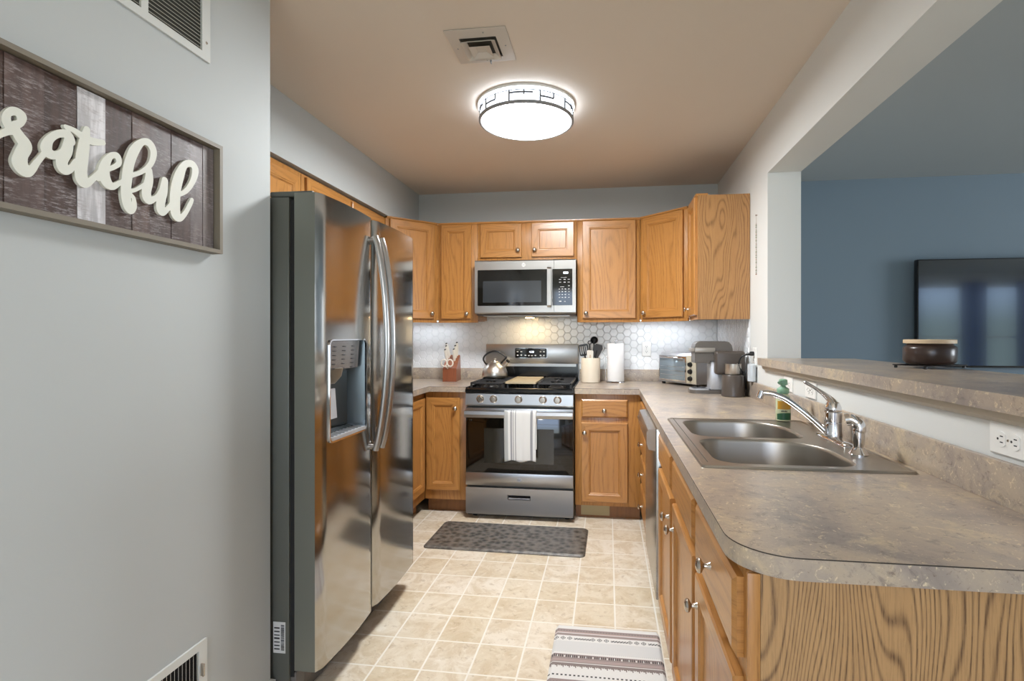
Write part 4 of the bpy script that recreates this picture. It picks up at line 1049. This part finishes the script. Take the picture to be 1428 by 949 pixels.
# ------------------------------------------------------------------ outlets
def outlet(label, F, horiz=False, plug=False, switch=False, big=1.0):
    """local: plate in x-z plane facing -y, centred at origin"""
    t = thing('wall_outlet', label, 'outlet', F.to_translation(), 0, 'white wall outlets'); w, h = (.0575*big, .036*big) if horiz else (.036*big, .0575*big)
    mb = MB(F); n = rrect(-w, w, -h, h, .004, 3); n2 = rrect(-w+.004, w-.004, -h+.004, h-.004, .003, 3); m = len(n)
    mb.add([(p[0], -.0005, p[1]) for p in n]+[(p[0], -.003, p[1]) for p in n]+[(p[0], -.0062, p[1]) for p in n2],
           [(i, (i+1) % m, m+(i+1) % m, m+i) for i in range(m)]+[(m+i, m+(i+1) % m, 2*m+(i+1) % m, 2*m+i) for i in range(m)]+[tuple(range(2*m, 3*m)), tuple(range(m))[::-1]])
    mb.build('cover_plate', 'outlet', t, 30)
    for s in (-1, 1):
        c = (s*.0195, 0) if horiz else (0, s*.0195)
        mb = MB(F); pts = []
        for k in range(28):
            a = 2*PI*k/28; u_, v_ = .0172*math.cos(a), .0172*math.sin(a)
            if horiz: u_ = max(-.0132, min(.0132, u_))
            else: v_ = max(-.0132, min(.0132, v_))
            pts.append((c[0]+u_, c[1]+v_))
        mb.prism(pts, -.0062, -.0080, axis=1); r = mb.build('receptacle', 'outlet', t, 30)
        mb = MB(F)
        if horiz:
            for v_ in (-.0065, .0065): mb.box(c[0]-.001, c[0]+.0075, -.0083, -.0080, v_-.0012, v_+.0012)
            mb.cyl((c[0]-.0075, -.0080, 0), (c[0]-.0075, -.0083, 0), .0027, .0027, 12)
        else:
            for u_ in (-.0065, .0065): mb.box(u_-.0012, u_+.0012, -.0083, -.0080, c[1]-.002, c[1]+.0065)
            mb.cyl((0, -.0080, c[1]-.0080), (0, -.0083, c[1]-.0080), .0027, .0027, 12)
        mb.build('slots', 'ink', r)
    mb = MB(F); mb.lathe((0, -.0062, 0), (0, -1, 0), [(0, .003), (.001, .0025), (.0012, 0)], 10); mb.build('screw', 'nickel', t)
    return t
Rr = Matrix.Rotation(-PI/2, 4, 'Z')
outlet('white outlet on the hexagonal tile left of the toaster oven', Matrix.Translation((-.551, -.0068, 1.170)))
outlet('white outlet on right wall with the coffee maker plugged in', Matrix.Translation((0, -1.040, 1.150)) @ Rr)
outlet('white outlet behind the green soap pump bottle', Matrix.Translation((0, -1.613, 1.046)) @ Rr, True)
outlet('white outlet behind the faucet lever', Matrix.Translation((0, -1.888, 1.046)) @ Rr, True)
outlet('white outlet at the right edge of the photo under the ledge', Matrix.Translation((0, -2.986, 1.052)) @ Rr, True)
# plug and cord
t = thing('wall_canister', 'small silver cylinder on the wall just below the plugged-in outlet', 'canister', (-.0275, -1.072, 1.01))
MB().lathe((-.0275, -1.072, 1.010), (0, 0, 1), [(0, .018), (.004, .0235), (.098, .0235), (.104, .017), (.105, 0)], 28).build('cylinder', 'clear', t, 40)
t = thing('power_cord', 'black plug and cord running from wall outlet to coffee maker', 'cord', (-.03, -1.05, 1.0))
mb = MB(); mb.tube([(-.009, -1.045, 1.172), (-.022, -1.045, 1.172), (-.040, -1.040, 1.170), (-.052, -1.036, 1.166)], [.013, .0135, .009, .005], 12); mb.build('plug', 'black', t, 50)
mb = MB(); mb.tube(spline([(-.050, -1.036, 1.166), (-.075, -1.03, 1.15), (-.088, -1.02, 1.10), (-.062, -1.008, 1.06), (-.048, -1.00, 1.035), (-.040, -.985, 1.00), (-.0305, -.95, .96), (-.0305, -.92, .94)], 8), .0055, 8)
mb.build('cord', 'black', t, 60)
mb = MB(); mb.tube([(-.060, -1.0115, 1.062), (-.052, -1.009, 1.045)], .0095, 10); mb.build('cord_clip', 'black', t, 60)

# ------------------------------------------------------------------ beaded hanging string
t = thing('bead_garland', 'thin beaded string hanging on the wall beside the oak cabinet', 'decoration', (-.004, -1.082, 1.62))
mb = MB(); mb.lathe((-.0003, -1.082, 1.975), (-1, 0, 0), [(0, .004), (.006, .003), (.008, .0045), (.010, 0)], 10); mb.tube([(-.006, -1.082, 1.973), (-.006, -1.082, 1.632)], .0006, 5); mb.build('string', 'nickel', t)
mb = MB(); mr = MB(); random.seed(3); z = 1.925; k = 0
while z > 1.632:
    r = random.choice([.0022, .0030, .0038]); (mb if k % 3 else mr).lathe((-.006, -1.082, z+r), (0, 0, -1), [(0, .0005), (r*.5, r*.85), (r, r), (r*1.5, r*.85), (r*2, .0005)], 10); z -= 2*r+.0035; k += 1
mb.build('beads', 'bead', t); mr.build('beads', 'garland_red', t)

# ------------------------------------------------------------------ countertop things
Z = ZC1+.0005
# kettle on the rear left grate
kx, ky, kz = -1.737, -.235, .9475
t = thing('kettle', 'brushed steel whistling kettle on the rear left burner', 'kettle', (kx, ky, kz))
mb = MB(); mb.lathe((kx, ky, kz), (0, 0, 1), [(0, .088), (.004, .097), (.02, .101), (.045, .099), (.075, .087), (.10, .067), (.118, .046), (.124, .036)], 40); mb.build('body', 'kettle', t, 60)
mb = MB(); mb.lathe((kx, ky, kz+.1235), (0, 0, 1), [(0, .037), (.004, .036), (.008, .028), (.010, .010), (.016, .008), (.02, .013), (.027, .012), (.030, .004)], 28); mb.build('lid', 'kettle', t, 50)
mb = MB(); mb.tube([(kx+.066, ky-.012, kz+.086), (kx+.092, ky-.016, kz+.112), (kx+.106, ky-.018, kz+.128)], [.018, .0155, .0145], 16); sp_ = mb.build('spout', 'kettle', t, 50)
mb = MB(); mb.tube([(kx+.105, ky-.018, kz+.127), (kx+.113, ky-.0195, kz+.136)], [.0165, .0165], 16); mb.build('spout_cap', 'black', sp_, 40)
mb = MB(); mb.tube(spline([(kx-.062, ky, kz+.098), (kx-.092, ky, kz+.142), (kx-.070, ky, kz+.182), (kx-.015, ky, kz+.207), (kx+.035, ky, kz+.201), (kx+.078, ky, kz+.172), (kx+.088, ky, kz+.155), (kx+.060, ky, kz+.125), (kx+.048, ky, kz+.108)], 6), .0062, 10, flat=1.3); mb.build('handle', 'black', t, 60)
# knife block
t = thing('knife_block', 'red-brown wooden knife block with white-handled knives and scissors', 'knife block', (-2.11, -.20, Z))
bx0, bx1 = -2.160, -2.052; F = Matrix.Translation((-2.106, -.17, 0)) @ Matrix.Rotation(.10, 4, 'Z') @ Matrix.Translation((2.106, .17, 0))
mb = MB(F); mb.prism([(-.262, Z), (-.255, Z+.105), (-.215, Z+.125), (-.105, Z+.205), (-.085, Z+.195), (-.06, Z+.02), (-.06, Z)], bx0, bx1, axis=0); mb.build('block', 'copper', t, 15)
def knife(x, y, z, L, lean, w=.0125):
    mb = MB(F); d = Vector((0, -.42, 1)).normalized() + Vector((lean, 0, 0)); d.normalize(); p = Vector((x, y, z)); u = Vector((1, 0, 0))
    mb.tube([p-d*.004, p+d*L*.3, p+d*L*.8, p+d*L], [w*.8, w, w*.95, w*.7], 10, flat=.7); h = mb.build('knife_handle', 'ivory', t, 50)
    mb = MB(F); mb.tube([p+d*L*.99, p+d*(L+.005)], [w*.72, w*.6], 10, flat=.7); mb.build('end_cap', 'ink', h)
for (x, y, z, L, ln) in ((-2.142, -.17, Z+.158, .10, -.10), (-2.138, -.135, Z+.183, .105, -.12), (-2.135, -.115, Z+.198, .11, -.16), (-2.085, -.165, Z+.162, .10, .02), (-2.080, -.135, Z+.184, .105, .03), (-2.074, -.113, Z+.20, .115, .06)): knife(x, y, z, L, ln)
for s in (-1, 1):
    mb = MB(F); c = Vector((-2.122+s*.024, -.277, Z+.148)); mb.tube([c+Vector((.022*math.cos(a), -.004*math.sin(a), .027*math.sin(a))) for a in [2*PI*k/24 for k in range(24)]], .0055, 8, closed=True)
    mb.tube([c+Vector((-s*.012, 0, -.025)), Vector((-2.122, -.262, Z+.108)), Vector((-2.122, -.245, Z+.100))], .0055, 8); mb.build('scissor_handle', 'ivory', t, 60)
# utensil crock and its utensils
ux_, uy_ = -.990, -.155
t = thing('utensil_crock', 'cream ceramic crock holding cooking utensils right of the range', 'crock', (ux_, uy_, Z))
mb = MB(); mb.lathe((ux_, uy_, Z), (0, 0, 1), [(0, .070), (.003, .074), (.187, .074), (.190, .072), (.190, .068), (.186, .067), (.008, .066), (.008, 0)], 44); mb.build('pot', 'cream', t, 40)
def utensil(name, label, base, top, build, mat, handle='black'):
    t = thing(name, label, 'utensil', base, 0, 'utensils in the crock'); b = Vector(base); e = Vector(top)
    mb = MB(); mb.tube([b, b+(e-b)*.5, e], .0055, 10); mb.build('handle', handle, t, 60)
    d = (e-b).normalized(); x = Vector((1, 0, 0)); x = (x-d*x.dot(d)).normalized(); y = d.cross(x)
    Fm = Matrix((x.to_4d(), y.to_4d(), d.to_4d(), e.to_4d())).transposed()
    for i in range(3): Fm[3][i] = 0
    mb = MB(Fm); build(mb); mb.build('head', mat, t, 50)
def slotted(mb):
    o_ = rrect(-.037, .037, -.03, .062, .014, 4); h_ = [rrect(-.028+k*.0152, -.020+k*.0152, -.015, .048, .003, 2) for k in range(4)]
    mb.prism(o_, -.0015, .0015, axis=1, holes=h_)
def turner(mb): mb.prism([(-.020, -.055), (.018, -.062), (.044, .018), (.036, .045), (-.012, .050), (-.030, .030)], -.002, .002, axis=1)
def spatula(mb): mb.prism(rrect(-.026, .024, -.05, .036, .012, 4), -.003, .003, axis=1)
def ring(mb): mb.tube([(.013*math.cos(a), 0, .014+.013*math.sin(a)) for a in [2*PI*k/20 for k in range(20)]], .0035, 8, closed=True)
def ladle(mb): mb.lathe((0, 0, .012), (0, -1, .2), [(-.022, .003), (-.02, .018), (-.008, .028), (.004, .030), (.005, .028), (-.006, .026), (-.018, .016), (-.019, 0)], 24)
utensil('slotted_turner', 'black slotted turner leaning left in the cream crock', (ux_-.012, uy_, Z+.012), (ux_-.050, uy_-.005, Z+.235), slotted, 'black')
utensil('turner', 'dark angled turner leaning right in the cream crock', (ux_+.005, uy_-.005, Z+.012), (ux_+.048, uy_-.028, Z+.25), turner, simple('dark_nylon', (48, 46, 46), .4))
utensil('spatula', 'white silicone spatula in the middle of the crock', (ux_-.004, uy_-.02, Z+.012), (ux_-.002, uy_-.046, Z+.215), spatula, 'ivory', 'wood_light')
utensil('whisk', 'tool with ring-ended handle in the cream crock', (ux_, uy_+.012, Z+.012), (ux_-.008, uy_+.012, Z+.295), ring, 'black')
utensil('ladle', 'black ladle standing tallest in the cream crock', (ux_+.012, uy_+.02, Z+.012), (ux_+.026, uy_+.022, Z+.315), ladle, 'black')
# paper towel
px_, py_ = -.797, -.170
t = thing('paper_towel_holder', 'standing paper towel roll on a metal holder', 'paper towel', (px_, py_, Z))
mb = MB(); mb.lathe((px_, py_, Z), (0, 0, 1), [(0, .070), (.004, .072), (.008, .068), (.009, 0)], 40); mb.build('holder_base', 'chrome', t, 40)
mb = MB(); mb.cyl((px_, py_, Z+.008), (px_, py_, Z+.312), .005, .005, 12); mb.tube([(px_+.009*math.cos(a), py_, Z+.320+.009*math.sin(a)) for a in [2*PI*k/16 for k in range(16)]], .002, 8, closed=True); mb.build('post', 'chrome', t, 50)
mb = MB(); mb.tube(spline([(px_-.060, py_-.03, Z+.008), (px_-.076, py_-.036, Z+.03), (px_-.076, py_-.036, Z+.18), (px_-.072, py_-.034, Z+.205), (px_-.066, py_-.030, Z+.195), (px_-.066, py_-.030, Z+.16)], 5), .0025, 8); mb.build('tension_arm', 'chrome', t, 60)
mb = MB(); mb.lathe((px_, py_, Z+.012), (0, 0, 1), [(0, .020), (0, .063), (.003, .065), (.288, .065), (.291, .063), (.291, .020), (0, .020)], 48, capped=False); mb.build('paper_roll', 'paper', t, 40)
# toaster oven
tl = (-.470, -.166, Z)
ang = math.atan2(-.818, .575)
t = thing('toaster_oven', 'silver toaster oven turned diagonally in the back corner', 'toaster oven', tl, ang); F = WM[t]
W_, D_, H_ = .395, .225, .235
mb = MB(F); mb.prism([(.004, .018), (D_, .018), (D_, H_-.012), (D_-.02, H_), (.03, H_), (.004, H_-.02)], 0, W_, axis=0); mb.build('casing', simple('toaster_casing', (168, 168, 170), .3, .75), t, 20)
mb = MB(F); mb.box(.006, .295, -.004, .0035, .028, H_-.024, bev=.002); mb.build('door_frame', 'chrome', t)
mb = MB(F); mb.box(.018, .285, -.0068, -.0042, .040, H_-.040, bev=.001); dg_ = mb.build('glass_door', 'ovenglass', t)
mb = MB(F)
for zz in (.075, .105, .135): mb.cyl((.03, -.0075, zz), (.275, -.0075, zz), .0012, .0012, 6)
mb.build('wire_racks', 'chrome', t)
mb = MB(F); mb.tube([(.035, -.004, H_-.038), (.035, -.024, H_-.034), (.27, -.024, H_-.034), (.27, -.004, H_-.038)], .005, 10); mb.build('door_handle', 'chrome', t, 50)
mb = MB(F); mb.box(.298, W_-.002, -.003, .0035, .022, H_-.014, bev=.002); mb.build('control_panel', simple('cream_panel', (206, 200, 180), .35, .3), t)
for zz in (.058, .108, .158):
    mb = MB(F); mb.lathe((.341, -.0035, zz), (0, -1, 0), [(0, .018), (.004, .018), (.005, .0155), (.018, .0140), (.019, 0)], 22); mb.build('dial', 'black', t, 35)
mb = MB(F)
for r in range(6):
    for c in range(4): mb.box(W_+.0002, W_+.0008, .10+c*.022, .114+c*.022, .05+r*.016, .056+r*.016)
mb.build('side_vents', 'ink', t)
mb = MB(F)
for xx in (.03, W_-.03):
    for yy in (.025, D_-.03): mb.cyl((xx, yy, 0), (xx, yy, .0182), .012, .014, 14)
mb.build('feet', 'black', t)
# coffee maker
t = thing('coffee_maker', 'brown-grey pod coffee maker with drip tray and milk frother', 'coffee maker', (-.20, -.88, Z))
mb = MB(); q = [(p[0], p[1]) for p in rrect(-.345, -.08, -.875, -.745, [.045, .01, .01, .045], 6)]
mb.prism(q, Z, Z+.022); mb.prism([(-.345+(.0), -.875+.0)]+q[1:], Z, Z+.001) if False else None
mb.build('base', 'machine', t, 30)
mb = MB(); mb.prism(rrect(-.338, -.225, -.868, -.752, [.04, .01, .01, .04], 6), Z+.0222, Z+.031); dt = mb.build('drip_tray', 'silver', t, 30)
mb = MB()
for k in range(6): mb.box(-.325, -.235, -.858+k*.017, -.852+k*.017, Z+.0312, Z+.0318)
mb.build('tray_slots', 'ink', dt)
mb = MB(); mb.box(-.222, -.085, -.872, -.748, Z+.0225, Z+.205, bev=.010); mb.build('column', 'silver', t, 30)
mb = MB(); mb.prism([(-.318, Z+.192), (-.318, Z+.292), (-.312, Z+.312), (-.298, Z+.324), (-.28, Z+.328), (-.135, Z+.328), (-.112, Z+.322), (-.096, Z+.305), (-.090, Z+.28), (-.090, Z+.2055), (-.225, Z+.2055), (-.230, Z+.192)], -.880, -.740, axis=1); mb.build('brew_head', 'machine', t, 30)
mb = MB(); mb.box(-.318, -.195, -.8865, -.8802, Z+.258, Z+.288, bev=.003); mb.box(-.334, -.3182, -.884, -.736, Z+.262, Z+.285, bev=.004); mb.build('lid_handle', simple('lid_handle_plastic', (156, 150, 142), .3, .3), t, 50)
mb = MB(); mb.box(-.205, -.030, -.950, -.8805, Z+.125, Z+.268, bev=.016, seg=4); mb.box(-.06, -.03, -.9495, -.881, Z, Z+.126); mb.build('frother_housing', 'machine_dark', t, 40)
mb = MB(); mb.lathe((-.112, -.985, Z), (0, 0, 1), [(0, .064), (.004, .068), (.012, .0665), (.125, .0635), (.128, .0615), (.130, 0)], 40); mb.build('frother_base', 'machine_dark', t, 40)
mb = MB(); mb.lathe((-.112, -.985, Z+.1305), (0, 0, 1), [(0, .043), (.004, .046), (.060, .047), (.062, .049), (.064, .049), (.062, .045), (.008, .043), (.008, 0)], 36); mb.build('frother_cup', 'kettle', t, 40)
mb = MB(); mb.box(-.069, -.032, -.870, -.775, Z, Z+.21, bev=.008); mb.build('water_tank', 'clear', t, 40)
# soap bottle
sx2, sy2 = -.128, -1.93
t = thing('soap_bottle', 'pump soap bottle with sage green pump and yellow-green label', 'soap bottle', (sx2, sy2, ZC1+.007))
zb_ = ZC1+.0075
mb = MB(); mb.lathe((sx2, sy2, zb_), (0, 0, 1), [(0, .026), (.003, .029), (.085, .029), (.100, .027), (.110, .020), (.114, .017)], 32); mb.build('bottle', 'bottle', t, 50)
def band(z0, z1, a0, a1, r=.0294, n=16):
    mb = MB(); V = []
    for z_ in (z0, z1): V += [(sx2+r*math.cos(a0+(a1-a0)*k/n), sy2+r*math.sin(a0+(a1-a0)*k/n), z_) for k in range(n+1)]
    mb.add(V, [(k, k+1, n+2+k, n+1+k) for k in range(n)]); return mb
band(zb_+.050, zb_+.084, PI*1.15, PI*2.0).build('yellow_label', 'amber', t, 60)
mb = MB(); V = []
for k in range(17):
    a = PI*1.12+(PI*.9)*k/16; V.append((a, .030+.006*math.sin(PI*k/16), .006))
mb.add([(sx2+.0295*math.cos(a), sy2+.0295*math.sin(a), zb_+h) for a, h, l in V]+[(sx2+.0295*math.cos(a), sy2+.0295*math.sin(a), zb_+l) for a, h, l in V], [(k, k+1, 18+k, 17+k) for k in range(16)]); mb.build('green_label', 'green', t, 60)
mb = MB()
for k in range(5):
    a = PI*1.35+k*.16; mb.box(sx2+.0296*math.cos(a)-.0015, sx2+.0296*math.cos(a)+.0015, sy2+.0296*math.sin(a)-.0006, sy2+.0296*math.sin(a)+.0006, zb_+.039, zb_+.045+.001*(k % 2))
mb.build('label_print', 'ink', t)
mb = MB(); mb.lathe((sx2, sy2, zb_+.1145), (0, 0, 1), [(0, .022), (.004, .024), (.018, .024), (.022, .020), (.028, .011), (.034, .010), (.036, .017), (.040, .018), (.056, .0165), (.060, .010), (.061, 0)], 30)
mb.tube([(sx2, sy2, zb_+.164), (sx2-.012, sy2-.012, zb_+.165), (sx2-.025, sy2-.026, zb_+.160)], [.008, .0075, .006], 10); mb.build('pump', 'sage', t, 50)
# candle jar on wire rack
jx, jy, jz = .340, -2.100, 1.1565
t = thing('wire_trivet', 'small black wire rack under the jar on the bar ledge', 'trivet', (jx, jy, jz), .45); F = WM[t]
mb = MB(F)
for k in range(9): mb.tube([(-.105, -.052+k*.013, .0115), (.105, -.052+k*.013, .0115)], .0014, 6)
mb.tube([(-.108, -.06, .0115), (.108, -.06, .0115), (.108, .06, .0115), (-.108, .06, .0115)], .0022, 6, closed=True); mb.build('wire_grid', simple('dark_wire', (60, 58, 58), .3, .7), t, 50)
for a, b in ((-.1, -.055), (.1, -.055), (.1, .055), (-.1, .055)):
    mb = MB(F); mb.lathe((a, b, .0003), (0, 0, 1), [(0, .005), (.006, .006), (.0095, .004)], 12); mb.build('foot', 'black', t, 50)
t = thing('candle_jar', 'dark brown glass candle jar with pale wooden lid on the ledge', 'candle', (jx, jy, jz+.0135))
zj = jz+.0135
mb = MB(); mb.lathe((jx, jy, zj), (0, 0, 1), [(0, .066), (.004, .074), (.014, .083), (.060, .084), (.068, .080), (.073, .072), (.078, .071)], 44); mb.build('jar', 'jar', t, 50)
mb = MB(); mb.lathe((jx, jy, zj+.0785), (0, 0, 1), [(0, .080), (.001, .082), (.013, .082), (.015, .080), (.015, 0)], 44); mb.build('lid', 'wood_light', t, 30)

# ------------------------------------------------------------------ television in the living room
t = thing('television', 'large black flat television on the living room wall', 'television', (2.03, -.02, 1.13))
mb = MB(); mb.box(1.402, 2.76, -.075, -.035, 1.045, 1.838, bev=.004); mb.build('tv_casing', 'black', t)
mb = MB(); mb.box(1.409, 2.753, -.0775, -.0755, 1.06, 1.831); mb.build('screen', 'tv', t)
mb = MB(); mb.box(1.85, 2.2, -.0345, .0195, 1.35, 1.65); mb.build('wall_mount', 'black', t)

# ------------------------------------------------------------------ under-cabinet light bars
for lab, loc, rz, L, pw in (('slim white light bar under the corner cabinet right of range', (-.43, -.16, ZU0), 0, .44, 1.35), ('slim white light bar under the cabinet left of range', (-2.33, -.15, ZU0), 0, .46, .95)):
    t = thing('light_bar', lab, 'lamp', loc, rz, 'under-cabinet light bars'); F = WM[t]
    MB(F).box(-L/2, L/2, -.014, .014, .0175, .0218).build('bar_housing', 'white', t)
    MB(F).box(-L/2+.01, L/2-.01, -.010, .010, .0150, .0174).build('led_lens', 'led', t)
    area('light_bar_glow', (loc[0], loc[1], loc[2]+.0145), (0, 0, rz), L, .03, pw, (.84, .92, 1.0))

# pendant in the dining area behind the camera
t = thing('pendant_lamp', 'warm pendant lamp hanging behind the camera', 'lamp', (-1.2, -5.6, 1.75))
mb = MB(); mb.cyl((-1.2, -5.6, 1.98), (-1.2, -5.6, HC-.002), .006, .006, 10); mb.lathe((-1.2, -5.6, HC-.001), (0, 0, -1), [(0, .06), (.02, .05), (.025, .01)], 24); mb.build('cord', 'black', t)
mb = MB(); mb.lathe((-1.2, -5.6, 1.99), (0, 0, -1), [(0, .02), (.03, .03), (.05, .03)], 24); mb.build('socket', 'black', t)
mb = MB(); mb.lathe((-1.2, -5.6, 1.94), (0, 0, -1), [(0, .015), (.04, .035), (.09, .05), (.13, .042), (.155, .015), (.158, 0)], 24); mb.build('bulb', 'warm', t, 60)
pl_ = bpy.data.lights.new('pendant_light', 'POINT'); pl_.energy = 26; pl_.color = (1, .92, .80); pl_.shadow_soft_size = .12
po = bpy.data.objects.new('pendant_light', pl_); COL.objects.link(po); po.location = (-1.2, -5.6, 1.72)
